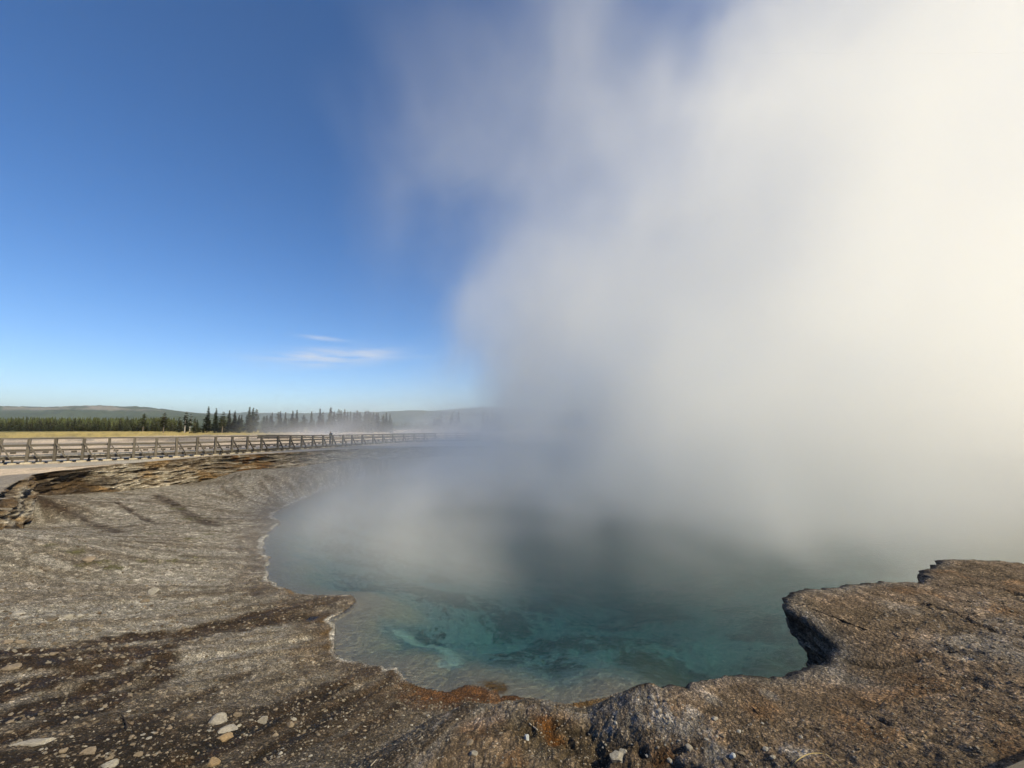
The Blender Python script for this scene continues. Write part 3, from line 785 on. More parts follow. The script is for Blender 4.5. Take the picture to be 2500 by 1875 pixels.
MAT_WOOD = simple_mat('weathered_timber', (.105, .092, .078), .85, .4, 3.0, .4, (.6, 9, 9))
MAT_WOOD_D = simple_mat('dark_timber', (.07, .06, .05), .85, .4, 3.0, .4, (.6, 9, 9))
MAT_WOOD_P = simple_mat('pale_timber', (.36, .32, .255), .85, .3, 4.0, .3, (1, 6, 6))
MAT_DECK = simple_mat('deck_planks', (.27, .25, .225), .85, .35, 3.0, .3, (.8, 8, 8))

# ------------------------------------------------------------------ boardwalk on the far rim
def local(p0): return Vector(p0)
BW_POSTS = [-60, -26, 3, 38, 72, 106, 140, 173, 206, 237, 268.5, 299, 330, 357, 383, 408, 433, 458, 482, 504, 526, 546, 566.5, 585, 604, 621, 638, 658, 678, 707, 735.5, 762, 787.5, 811, 836, 858.5, 883.6, 909.7, 928, 946, 966, 988, 1010, 1035, 1061.6, 1088.5, 1114.5, 1142, 1170]
BW_POSTS = [-64, 3, 72, 140, 206, 268.5, 330, 383, 433, 482, 526, 566.5, 604, 638, 678, 707, 735.5, 762, 787.5, 811, 836, 858.5, 883.6, 909.7, 934, 958, 984, 1010, 1035.5, 1061.6, 1088.5, 1114.5, 1142, 1170]
RAIL_H = 1.07; DECK_W = 2.0
walk = empty('boardwalk', tuple(bw_at(330)[:2]) + (0,))
tag(walk, 'weathered grey timber boardwalk with railing along the far crater rim', 'boardwalk')
bpy.context.view_layer.update()
W0 = walk.matrix_world.inverted()
def part(name): 
    e = empty(name); e.parent = walk; e.matrix_parent_inverse = W0; return e
p_rail, p_deck, p_kerb, p_foot = part('railing'), part('deck'), part('kerb'), part('footing')
PTS = [bw_at(x) for x in BW_POSTS]
TAN = [np.array(PTS[min(i + 1, len(PTS) - 1)]) - np.array(PTS[max(i - 1, 0)]) for i in range(len(PTS))]
TAN = [Vector((t[0], t[1], 0)).normalized() for t in TAN]
OUT = [Vector((t.y, -t.x, 0)) for t in TAN]              # towards the crater
post_me = beam_mesh('post', .14, .14, 1.0); post_me.materials.append(MAT_WOOD)
brace_me = beam_mesh('brace', .06, .13, 1.0); brace_me.materials.append(MAT_WOOD)
rail_me = beam_mesh('rail', .15, .085, 1.0); rail_me.materials.append(MAT_WOOD)
mid_me = beam_mesh('mid_rail', .045, .13, 1.0); mid_me.materials.append(MAT_WOOD)
fascia_me = beam_mesh('stringer', .06, .18, 1.0); fascia_me.materials.append(MAT_WOOD_D)
pad_me = beam_mesh('pad', .30, .10, 1.0, .012); pad_me.materials.append(MAT_WOOD_P)
leg_me = beam_mesh('leg', .09, .09, 1.0); leg_me.materials.append(MAT_WOOD_D)
kerb_me = beam_mesh('kerb_beam', .12, .10, 1.0); kerb_me.materials.append(MAT_WOOD_D)
blk_me = beam_mesh('kerb_block', .12, .12, .28); blk_me.materials.append(MAT_WOOD_D)
UP = Vector((0, 0, 1))
zg = ground_z([p[0] for p in PTS], [p[1] for p in PTS])
for i, p in enumerate(PTS):
    b = Vector(p); o_ = OUT[i]; t = TAN[i]; dz = b.z; g0 = min(float(zg[i]), dz - .12)
    edge = b + o_ * .06
    place_beam('post', post_me, (edge.x, edge.y, g0 + .05), (edge.x + random.uniform(-.03, .03), edge.y + random.uniform(-.03, .03), dz + RAIL_H - .03), p_rail, 1.0, t)
    sp = (Vector(PTS[min(i + 1, len(PTS) - 1)]) - Vector(PTS[max(i - 1, 0)])).length / 2
    fx = edge + t * min(.52, sp * .42) + o_ * .16
    place_beam('brace', brace_me, (edge.x + t.x * .03 + o_.x * .07, edge.y + t.y * .03 + o_.y * .07, dz + RAIL_H * .70), (fx.x, fx.y, dz - .10), p_rail, 1.0, o_)
    e2 = edge + o_ * .02
    place_beam('pad', pad_me, e2 - t * .21 + UP * (g0 + .045 - e2.z), e2 + t * .21 + UP * (g0 + .045 - e2.z), p_foot)
    if i + 1 < len(PTS):
        q = Vector(PTS[i + 1]); e1 = q + OUT[i + 1] * .06
        mm = (edge + e1) / 2; gm = min(float((zg[i] + zg[i + 1]) / 2), mm.z - .1)
        place_beam('rail', rail_me, edge + UP * (RAIL_H), e1 + UP * (RAIL_H), p_rail)
        place_beam('mid_rail', mid_me, edge - o_ * .09 + UP * (RAIL_H * .60), e1 - OUT[i + 1] * .09 + UP * (RAIL_H * .60), p_rail)
        place_beam('stringer', fascia_me, b - UP * .13, q - UP * .13, p_deck)
        place_beam('leg', leg_me, (mm.x, mm.y, gm + .02), (mm.x, mm.y, mm.z - .05), p_foot, 1.0, t)
        if i % 2 == 0 or dz > .3:
            place_beam('pad', pad_me, mm - t * .16 + UP * (gm + .03 - mm.z), mm + t * .16 + UP * (gm + .03 - mm.z), p_foot)
        far0 = b - o_ * DECK_W; far1 = q - OUT[i + 1] * DECK_W
        place_beam('kerb_beam', kerb_me, far0 + UP * .26, far1 + UP * .26, p_kerb)
        place_beam('stringer', fascia_me, far0 - UP * .13, far1 - UP * .13, p_deck)
        place_beam('leg', leg_me, (far0.x, far0.y, min(gm, far0.z - .2)), (far0.x, far0.y, far0.z - .05), p_foot, 1.0, t)
        nb = max(2, int((far1 - far0).length / .75))
        for k in range(nb):
            c = far0.lerp(far1, (k + .5) / nb); tt = (far1 - far0).normalized()
            place_beam('kerb_block', blk_me, c - tt * .12 + UP * .12, c + tt * .12 + UP * .12, p_kerb, .28)
# deck planks
plank_me = beam_mesh('plank', .20, .045, DECK_W + .16, .005); plank_me.materials.append(MAT_DECK)
DL = smooth_poly(PTS, .05); s_ = np.r_[0, np.cumsum(np.linalg.norm(np.diff(DL[:, :2], axis=0), axis=1))]
npk = int(s_[-1] / .235); npk = min(npk, 296); stepk = s_[-1] / npk
for k in range(npk):
    s0 = (k + .5) * stepk; c = Vector([np.interp(s0, s_, DL[:, a]) for a in range(3)])
    c2 = Vector([np.interp(s0 + .1, s_, DL[:, a]) for a in range(3)]); t = (c2 - c); t.z = 0; t.normalize(); o_ = Vector((t.y, -t.x, 0))
    ob = place_beam('plank', plank_me, c + o_ * .10 - UP * .022, c - o_ * (DECK_W + .06) - UP * (.022 + random.uniform(-.003, .003)), p_deck, DECK_W + .16)

# a second, lower boardwalk across the flats
def low_walk(name, line, label, zdeck=.28, w=1.8):
    root = empty(name, (line[0][0], line[0][1], 0)); tag(root, label, 'boardwalk'); bpy.context.view_layer.update(); inv = root.matrix_world.inverted()
    L = smooth_poly([(*p, zdeck) for p in line], 2.4)
    def pr(o): o.matrix_parent_inverse = inv; return o
    for i in range(len(L) - 1):
        a, b = Vector(L[i]), Vector(L[i + 1]); t = (b - a).normalized(); n = Vector((t.y, -t.x, 0))
        for s in (-1, 1):
            pr(place_beam('kerb_beam', kerb_me, a + n * s * w / 2 + UP * .24, b + n * s * w / 2 + UP * .24, root))
            pr(place_beam('stringer', fascia_me, a + n * s * w / 2 - UP * .13, b + n * s * w / 2 - UP * .13, root))
            for k in range(2):
                c = a.lerp(b, (k + .5) / 2) + n * s * w / 2
                pr(place_beam('kerb_block', blk_me, c - t * .14 + UP * .11, c + t * .14 + UP * .11, root, .28))
            c = a + n * s * w / 2; pr(place_beam('leg', leg_me, (c.x, c.y, -.1), (c.x, c.y, zdeck - .1), root, 1.0, t))
        pr(place_beam('deck_section', bpy.data.meshes.get('deck_section') or DSM, a - UP * .02, b - UP * .02, root))
    return root
DSM = beam_mesh('deck_section', 1.8, .045, 1.0, .004); DSM.materials.append(MAT_DECK)
low_walk('boardwalk', [at_depth(x, 1060, Y)[:2] for x, Y in ((640, 74), (720, 72), (800, 73), (880, 76), (960, 80), (1060, 86))], 'low boardwalk without railing crossing the pale flats behind the railed one')

# boardwalk under the photographer: its edge shows at the lower right corner
nearw = empty('boardwalk', (2.6, .6, 0)); tag(nearw, 'weathered boardwalk corner at the lower right edge of the picture', 'boardwalk')
bpy.context.view_layer.update(); inv = nearw.matrix_world.inverted()
c0 = Vector((*on_z(2432, 1878, .50), .50)); c1 = Vector((*on_z(2506, 1846, .50), .50)); t = (c1 - c0).normalized(); n = Vector((t.y, -t.x, 0))
nk_me = beam_mesh('edge_beam', .14, .10, 3.2, .01); nk_me.materials.append(MAT_WOOD)
def npr(o): o.matrix_parent_inverse = inv; return o
a0 = c0 - t * 2.0
npr(place_beam('edge_beam', nk_me, a0 + n * .07 - UP * .05, a0 + t * 4.2 + n * .07 - UP * .05, nearw, 3.2))
npk_me = beam_mesh('plank', .19, .04, 1.7, .005); npk_me.materials.append(MAT_DECK)
for k in range(20):
    c = a0 + t * (.1 + k * .2) + n * .02
    npr(place_beam('plank', npk_me, c - UP * .125, c + n * 1.7 - UP * .125, nearw, 1.7))
for k in range(3):
    c = a0 + t * (.3 + k * 1.7) + n * .1
    npr(place_beam('leg', leg_me, (c.x, c.y, -.5), (c.x, c.y, .34), nearw, 1.0, t))

# ------------------------------------------------------------------ visitor on the boardwalk
def person():
    p = bw_at(817); i = int(np.argmin([abs(x - 817) for x in BW_POSTS])); base = Vector(p) - OUT[i] * .55
    root = empty('person', base, None, math.radians(-35)); root.scale = (.92, .92, .92); tag(root, 'person in dark jacket and pale cap standing behind the far railing', 'person')
    J = {'hip': (0, 0, .92), 'waist': (0, .01, 1.06), 'chest': (0, .0, 1.28), 'neck': (0, -.01, 1.46), 'head': (0, -.02, 1.56), 'crown': (0, -.02, 1.68),
         'shl': (-.18, 0, 1.40), 'ell': (-.24, .02, 1.14), 'wrl': (-.20, -.12, .94), 'hal': (-.18, -.16, .88), 'shr': (.18, 0, 1.40), 'elr': (.25, .03, 1.13), 'wrr': (.22, -.08, .92), 'har': (.21, -.12, .86),
         'hpl': (-.09, 0, .88), 'knl': (-.10, -.02, .48), 'anl': (-.11, .02, .09), 'tol': (-.12, -.13, .04), 'hpr': (.09, 0, .88), 'knr': (.10, -.02, .48), 'anr': (.11, .03, .09), 'tor': (.12, -.12, .04)}
    R = {'hip': .135, 'waist': .125, 'chest': .15, 'neck': .055, 'head': .085, 'crown': .07, 'shl': .07, 'ell': .05, 'wrl': .035, 'hal': .035, 'shr': .07, 'elr': .05, 'wrr': .035, 'har': .035, 'hpl': .085, 'knl': .06, 'anl': .045, 'tol': .04, 'hpr': .085, 'knr': .06, 'anr': .045, 'tor': .04}
    E = [('hip', 'waist'), ('waist', 'chest'), ('chest', 'neck'), ('neck', 'head'), ('head', 'crown'), ('chest', 'shl'), ('shl', 'ell'), ('ell', 'wrl'), ('wrl', 'hal'), ('chest', 'shr'), ('shr', 'elr'), ('elr', 'wrr'), ('wrr', 'har'), ('hip', 'hpl'), ('hpl', 'knl'), ('knl', 'anl'), ('anl', 'tol'), ('hip', 'hpr'), ('hpr', 'knr'), ('knr', 'anr'), ('anr', 'tor')]
    names = list(J); me = bpy.data.meshes.new('body'); me.from_pydata([J[k] for k in names], [(names.index(a), names.index(b)) for a, b in E], [])
    o = mobj('body', me, None, root); sk = o.modifiers.new('skin', 'SKIN')
    for k, v in zip(names, me.skin_vertices[0].data): v.radius = (R[k], R[k] * (.8 if k in ('chest', 'waist', 'hip') else 1)); v.use_root = (k == 'hip')
    o.modifiers.new('sub', 'SUBSURF').levels = 1; o.modifiers['sub'].render_levels = 1
    m, nt, nd, lk, out = new_mat('clothing'); b = nd.new('ShaderNodeBsdfPrincipled'); b.inputs['Roughness'].default_value = .9
    tc = nd.new('ShaderNodeTexCoord'); sp = nd.new('ShaderNodeSeparateXYZ'); lk.new(tc.outputs['Object'], sp.inputs[0])
    mr = nd.new('ShaderNodeMapRange'); mr.inputs['From Max'].default_value = 1.75; lk.new(sp.outputs['Z'], mr.inputs['Value'])
    r = ramp(nd, [(0, (.02, .02, .02, 1)), (.06, (.03, .035, .05, 1)), (.52, (.03, .035, .05, 1)), (.53, (.035, .045, .06, 1)), (.84, (.035, .045, .06, 1)), (.845, (.42, .26, .19, 1)), (1, (.42, .26, .19, 1))])
    r.color_ramp.interpolation = 'CONSTANT'
    lk.new(mr.outputs[0], r.inputs['Fac']); lk.new(r.outputs['Color'], b.inputs['Base Color']); lk.new(b.outputs['BSDF'], out.inputs['Surface']); me.materials.append(m)
    bm = bmesh.new(); bmesh.ops.create_uvsphere(bm, u_segments=12, v_segments=8, radius=.105)
    for v in bm.verts:
        v.co.z = max(v.co.z, -.01) * .95
        if v.co.y < -.07 and v.co.z < .03: v.co.y -= .07; v.co.z = -.012
    me2 = bpy.data.meshes.new('cap'); bm.to_mesh(me2); bm.free(); cap = mobj('cap', me2, simple_mat('cap_cloth', (.72, .72, .72), .9, .05), root); cap.location = (0, -.02, 1.63)
    bm = bmesh.new(); bmesh.ops.create_cube(bm, size=1)
    for v in bm.verts: v.co = Vector((v.co.x * (.30 if v.co.z < 0 else .24), v.co.y * .15 + .17, v.co.z * .44 + 1.25))
    bmesh.ops.bevel(bm, geom=bm.edges[:], offset=.04, segments=2, affect='EDGES')
    me3 = bpy.data.meshes.new('backpack'); bm.to_mesh(me3); bm.free(); bp = mobj('backpack', me3, simple_mat('pack_cloth', (.34, .37, .42), .9, .1), root)
person()

# ------------------------------------------------------------------ trees
def leaf_mat(name, col, var=.5):
    m, nt, nd, lk, out = new_mat(name)
    b = nd.new('ShaderNodeBsdfPrincipled'); b.inputs['Roughness'].default_value = .8; b.inputs['Specular IOR Level'].default_value = .15
    at = nd.new('ShaderNodeVertexColor'); at.layer_name = 'Col'; oi = nd.new('ShaderNodeObjectInfo')
    hs = nd.new('ShaderNodeHueSaturation'); mr = nd.new('ShaderNodeMapRange'); mr.inputs['To Min'].default_value = .65; mr.inputs['To Max'].default_value = 1.45
    lk.new(oi.outputs['Random'], mr.inputs['Value']); lk.new(mr.outputs[0], hs.inputs['Value'])
    m2 = nd.new('ShaderNodeMapRange'); m2.inputs['To Min'].default_value = .475; m2.inputs['To Max'].default_value = .52; lk.new(oi.outputs['Random'], m2.inputs['Value']); lk.new(m2.outputs[0], hs.inputs['Hue'])
    mu = nd.new('ShaderNodeMix'); mu.data_type = 'RGBA'; mu.blend_type = 'MULTIPLY'; mu.inputs['Factor'].default_value = 1; mu.inputs['A'].default_value = (*col, 1)
    lk.new(at.outputs['Color'], mu.inputs['B']); lk.new(mu.outputs['Result'], hs.inputs['Color'])
    tl = nd.new('ShaderNodeBsdfTranslucent'); ms = nd.new('ShaderNodeMixShader'); ms.inputs['Fac'].default_value = .25
    lk.new(hs.outputs['Color'], b.inputs['Base Color']); lk.new(hs.outputs['Color'], tl.inputs['Color'])
    lk.new(b.outputs['BSDF'], ms.inputs[1]); lk.new(tl.outputs['BSDF'], ms.inputs[2]); lk.new(ms.outputs['Shader'], out.inputs['Surface'])
    return m
MAT_NEEDLE = leaf_mat('needles', (.062, .068, .024))
MAT_NEEDLE_D = leaf_mat('dark_needles', (.040, .048, .026))
MAT_BARK = simple_mat('bark', (.15, .12, .095), .9, .35, 6, .3, (1, 1, .3))
MAT_DEAD = simple_mat('bleached_wood', (.36, .33, .30), .9, .3, 5, .2, (1, 1, .3))

def trunk_mesh(h, r0, seed, bend=.02, stubs=0):
    rr = random.Random(seed); V, F = [], []; n = 7; k = 6
    bx, by = rr.uniform(-bend, bend), rr.uniform(-bend, bend)
    for i in range(n):
        q = i / (n - 1); rad = r0 * (1 - q) ** .8 + .006
        for j in range(k):
            a = j * 2 * math.pi / k; V.append((math.cos(a) * rad + bx * h * q * q, math.sin(a) * rad + by * h * q * q, q * h))
    for i in range(n - 1):
        for j in range(k): F.append((i * k + j, i * k + (j + 1) % k, (i + 1) * k + (j + 1) % k, (i + 1) * k + j))
    for s in range(stubs):
        q = rr.uniform(.2, .97); a = rr.uniform(0, 6.28); L = h * rr.uniform(.05, .14) * (1.1 - q * .8); z = q * h; cx, cy__ = bx * h * q * q, by * h * q * q
        b = len(V); w = .018 + .01 * (1 - q); dx, dy = math.cos(a), math.sin(a); up = rr.uniform(-.4, .35)
        V += [(cx - dy * w, cy__ + dx * w, z), (cx + dy * w, cy__ - dx * w, z), (cx, cy__, z + 1.6 * w), (cx + dx * L, cy__ + dy * L, z + L * up)]
        F += [(b, b + 1, b + 3, b + 3)[:3], (b + 1, b + 2, b + 3), (b + 2, b, b + 3)]
    me = bpy.data.meshes.new('trunk'); me.from_pydata(V, [], F); me.update(); return me

def crown_mesh(h, width, base, shape, seed, dens=1.0):
    """sprays of needles on drooping boughs; shape: 'spire', 'pine' (rounder, open), 'bushy'"""
    rr = random.Random(seed); V, F, C = [], [], []
    nw = int({'spire': 30, 'pine': 22, 'bushy': 24}[shape] * dens)
    for i in range(nw):
        q = (i + rr.random() * .7) / nw; z = h * (base + (1 - base) * q)
        if shape == 'spire': w = width * ((1 - q) ** 1.05 * .95 + .02) * rr.uniform(.55, 1.2)
        elif shape == 'pine': w = width * (.25 + .95 * math.sin(math.pi * min(1, q * .9 + .12)) ** .8) * rr.uniform(.45, 1.15) * (1.05 - .45 * q)
        else: w = width * (1 - .75 * q ** 1.5) * rr.uniform(.6, 1.15)
        for b in range(rr.randint(5, 8)):
            if rr.random() < (.25 if shape == 'pine' else .08): continue
            a = rr.uniform(0, 6.283); L = w * rr.uniform(.55, 1.1); droop = rr.uniform(-.45, -.05) if shape == 'spire' else rr.uniform(-.25, .35)
            dx, dy = math.cos(a), math.sin(a); sh = rr.uniform(.55, 1.35) * (.7 + .5 * q)
            ns = 4
            for s in range(ns):
                f0 = (s + .15) / ns; cx, cy__, cz = dx * L * f0, dy * L * f0, z + L * f0 * droop
                sz = (h * .036 * (1.05 - .75 * q) + .05 * L) * rr.uniform(.6, 1.4) * (1.15 - .45 * f0)
                ax = rr.uniform(0, 6.28); ux, uy, uz = math.cos(ax), math.sin(ax), rr.uniform(-.5, .5)
                v0 = len(V)
                for t in range(2):
                    px, py, pz = rr.gauss(0, .4) * sz, rr.gauss(0, .4) * sz, rr.gauss(0, .35) * sz
                    V.extend([(cx + px - ux * sz, cy__ + py - uy * sz, cz + pz - uz * sz * .4), (cx + px + ux * sz, cy__ + py + uy * sz, cz + pz + uz * sz * .4 - sz * .2), (cx + px + dx * sz * .8, cy__ + py + dy * sz * .8, cz + pz + sz * rr.uniform(.2, .9))])
                    F.append((v0 + 3 * t, v0 + 3 * t + 1, v0 + 3 * t + 2)); C.extend([(sh, sh, sh)] * 3)
    me = bpy.data.meshes.new('crown'); me.from_pydata(V, [], F); me.update(); set_col(me, np.array(C)); return me

KINDS = {}
def kind(key, shape, h, width, base, seed, mat, dens=1.0, stubs=6, bark=None, crown=True):
    t = trunk_mesh(h * .98, h * .016, seed, .02, stubs); t.materials.append(bark or MAT_BARK)
    c = None
    if crown: c = crown_mesh(h, width, base, shape, seed, dens); c.materials.append(mat)
    KINDS.setdefault(key, []).append((h, t, c))
for s in range(4): kind('spruce', 'spire', 9, 1.75 + .5 * (s % 2), .10, 400 + s, MAT_NEEDLE_D)
for s in range(3): kind('pine', 'pine', 7.5, 1.5, .30, 420 + s, MAT_NEEDLE, .9, 10)
for s in range(5): kind('young', 'bushy', 5, 1.15 + .12 * s, .04, 440 + s, MAT_NEEDLE, .85)
for s in range(3): kind('sparse', 'pine', 8, 1.1, .35, 460 + s, MAT_NEEDLE_D, .45, 34, MAT_DEAD)
for s in range(4): kind('snag', 'spire', 8, .5, .5, 480 + s, MAT_NEEDLE_D, .3, 46, MAT_DEAD, s == 3)
for s in range(2): kind('bush', 'bushy', 2.2, 1.0, .02, 500 + s, MAT_NEEDLE, .8)
NAMES = {'spruce': 'spruce_tree', 'pine': 'pine_tree', 'young': 'pine_tree', 'sparse': 'pine_tree', 'snag': 'dead_tree', 'bush': 'shrub'}
CATS = {'spruce': 'tree', 'pine': 'tree', 'young': 'tree', 'sparse': 'tree', 'snag': 'dead tree', 'bush': 'shrub'}
def tree(key, px, Y, height, label, group=None, rr=random):
    h, t, c = rr.choice(KINDS[key]); p = at_depth(px, 1050, Y); z = float(plateau(np.array([p.x]), np.array([p.y]))[0])
    root = empty(NAMES[key], (p.x, p.y, z - .05), None, rr.uniform(0, 6.28)); s = height / h; root.scale = (s * rr.uniform(1.0, 1.45), s * rr.uniform(1.0, 1.45), s)
    mobj('trunk', t, None, root)
    if c is not None: mobj('crown', c, None, root)
    tag(root, label, CATS[key], group); return root
def top_h(Y, ytop): return EYE + (1039.5 - ytop) / FPX * Y
TALL = [  # photograph column, top row, depth, kind, what sets it apart
    (348.7, 1009, 150, 'pine', 'lone round-topped pine standing above the pine belt at the meadow end'),
    (399, 1007.7, 124, 'pine', 'broad bushy pine at the right end of the yellow meadow'),
    (451, 1003, 126, 'sparse', 'thin greyish half-bare pine right of the broad bushy pine'),
    (463, 1011, 128, 'sparse', 'greyish sparse pine beside the half-bare one'),
    (474.5, 1019, 124, 'young', 'short green pine left of the tallest spruce'),
    (505, 992, 128, 'spruce', 'tallest pointed spruce standing alone left of the steam'),
    (524, 996, 130, 'spruce', 'slim spruce directly right of the tallest pointed spruce'),
    (542.5, 1005, 126, 'pine', 'round-topped pine third from the tallest pointed spruce'),
    (557, 1000.5, 130, 'spruce', 'spruce between the round-topped pine and a slim one'),
    (570.6, 1002, 128, 'spruce', 'slim dark spruce at the edge of the drifting steam'),
    (582, 1013, 140, 'spruce', 'small faint spruce left of the twin behind drifting steam'),
    (588, 1012, 142, 'spruce', 'small faint spruce, right one of the twin in drifting steam'),
    (606, 992, 132, 'spruce', 'tall spruce, left of three in drifting steam'),
    (615, 995, 134, 'spruce', 'tall spruce, middle of three in drifting steam'),
    (623, 999, 136, 'pine', 'leaning pine, right of three in drifting steam'),
    (643, 1015, 140, 'pine', 'low pine half lost in drifting steam'), (659, 1012, 138, 'pine', 'low pine in steam right of the half-lost one'),
    (695, 1005, 144, 'spruce', 'pale spruce in steam left of a close pair'), (712, 1002, 144, 'spruce', 'pale spruce in steam, left of the close pair'), (722.5, 1000, 146, 'spruce', 'pale spruce in steam, right of the close pair'),
    (740, 1012, 146, 'pine', 'short pine between the pale pair and the dark grove'), (758.6, 1003, 146, 'spruce', 'first spruce at the left end of the dark grove'),
    (779, 996, 148, 'spruce', 'tall spruce near the left end of the dark grove'), (786, 1005, 148, 'young', 'small pine right of the grove\'s left tall spruce'),
    (805, 993, 148, 'spruce', 'tallest narrow spruce of the dark grove'), (813.6, 1003, 148, 'spruce', 'shorter spruce touching the grove\'s tallest'),
    (825, 999, 150, 'pine', 'blunt-topped pine in the middle of the dark grove'), (831, 1001, 150, 'spruce', 'spruce pressed against the blunt-topped pine'),
    (839.7, 997.6, 150, 'spruce', 'thin pale spruce at mid grove'), (847, 1004, 150, 'spruce', 'low spruce right of the thin pale one')]
rt = random.Random(77)
for px, yt, Y, key, lab in TALL: tree(key, px, Y, top_h(Y, yt), lab, 'conifers across the flats', rt)
for px, yt in [(854, 1003), (863, 1005), (870, 1000.5), (877, 1005), (890, 1002), (897.5, 1000), (902, 1003), (910.5, 1005), (918, 1006), (922, 1006), (935, 1010), (942, 1006), (951, 1009)]:
    tree(rt.choice(['spruce', 'spruce', 'pine']), px, 152, top_h(152, yt), 'dark conifer in the right half of the dark grove', 'conifers in the right half of the grove', rt)
for px, yt in [(1059.6, 1019), (1066, 1016), (1071, 1019), (1080, 1001), (1087, 999), (1092, 1010), (1096, 1004), (1103, 1004), (1110, 1012), (1119, 1002)]:
    tree('snag', px, 118, top_h(118, yt), 'bleached bare trunk in the dead stand at the pool\'s far end', 'dead trunks beyond the far railing', rt)
for px, yt in [(1075, 1008), (1100, 1010), (1112, 1012)]:
    tree('sparse', px, 121, top_h(121, yt), 'sparse living pine among the bleached dead trunks', 'living pines in the dead stand', rt)
for px, yt in [(1179.6, 1003), (1190, 1007), (1200, 1005), (1210, 1006), (1219, 1007), (1236, 1008)]:
    tree('spruce', px, 135, top_h(135, yt), 'faint spruce in the last grove before the steam wall', 'spruces fading into the steam', rt)
for k in range(84):   # undergrowth and lower trees filling the grove
    px = rt.uniform(425, 955); key = rt.choice(['young', 'young', 'bush', 'spruce']); Y = rt.uniform(126, 150)
    tree(key, px, Y, rt.uniform(2.6, 6.6) * (.75 + .5 * math.sin(px * .03) ** 2) if key != 'bush' else rt.uniform(1.2, 2.4), {'young': 'low young pine filling the foot of the grove', 'bush': 'low dark shrub at the foot of the grove', 'spruce': 'short spruce filling the foot of the grove'}[key], {'young': 'young pines at the foot of the grove', 'bush': 'shrubs at the foot of the grove', 'spruce': 'short spruces at the foot of the grove'}[key], rt)
for row, (Y, n) in enumerate(((158, 62), (166, 62), (176, 50))):
    for k in range(n):
        px = -60 + 490 * (k + rt.uniform(.1, .9)) / n
        Yk = Y + rt.uniform(-3, 3) - max(0, px - 250) * .04
        hh = rt.uniform(3.1, 4.7) * (1.0 + .06 * row) * (.85 + .3 * math.sin(px * .045) ** 2) + (1.1 if rt.random() < .07 else 0)
        third = ('left', 'middle', 'right')[min(2, int((px + 60) / 164))]; rw = ('front', 'second', 'back')[row]
        tall = hh > 5.3
        tree('young', px, Yk, hh, ('taller ' if tall else '') + 'young green pine in the %s row of the belt behind the meadow, %s third' % (rw, third), 'pine belt behind the meadow, %s row, %s third' % (rw, third), rt)
def belt(name, rows, label):
    """the further forest: one mass of small conifer shapes"""
    V, F, C = [], [], []
    for (Y, x0, x1, n, h0, h1) in rows:
        for k in range(n):
            px = rt.uniform(x0, x1); Yk = Y * rt.uniform(.93, 1.07); p = at_depth(px, 1050, Yk); z0 = float(3.0 * min(1, max(0, (math.hypot(p.x, p.y) - 150) / 750)) ** 1.5) - .3; h = rt.uniform(h0, h1); w = h * rt.uniform(.16, .26)
            sh = rt.uniform(.5, 1.3)
            for t in range(5):
                q = t / 5; a0 = rt.uniform(0, 6.28); zz = z0 + h * q; ww = w * (1 - q * .85); v0 = len(V)
                for j in range(4):
                    a = a0 + j * 1.571 + rt.uniform(-.3, .3); u = ww * rt.uniform(.7, 1.2); V.append((p.x + math.cos(a) * u, p.y + math.sin(a) * u, zz + h * rt.uniform(-.03, .05)))
                V.append((p.x + rt.uniform(-.05, .05) * h * .3, p.y, zz + h * .36)); C += [(sh, sh, sh)] * 5
                F += [(v0 + j, v0 + (j + 1) % 4, v0 + 4) for j in range(4)]
    me = bpy.data.meshes.new(name); me.from_pydata(V, [], F); me.update(); set_col(me, np.array(C))
    o = mobj(name, me, MAT_NEEDLE); tag(o, label, None, None, 'stuff')
belt('far_forest', [(200, -80, 430, 320, 4.2, 6.0), (260, -80, 430, 500, 5.0, 7.2), (700, 380, 1400, 500, 5, 8)], 'dark green far forest behind the pines')

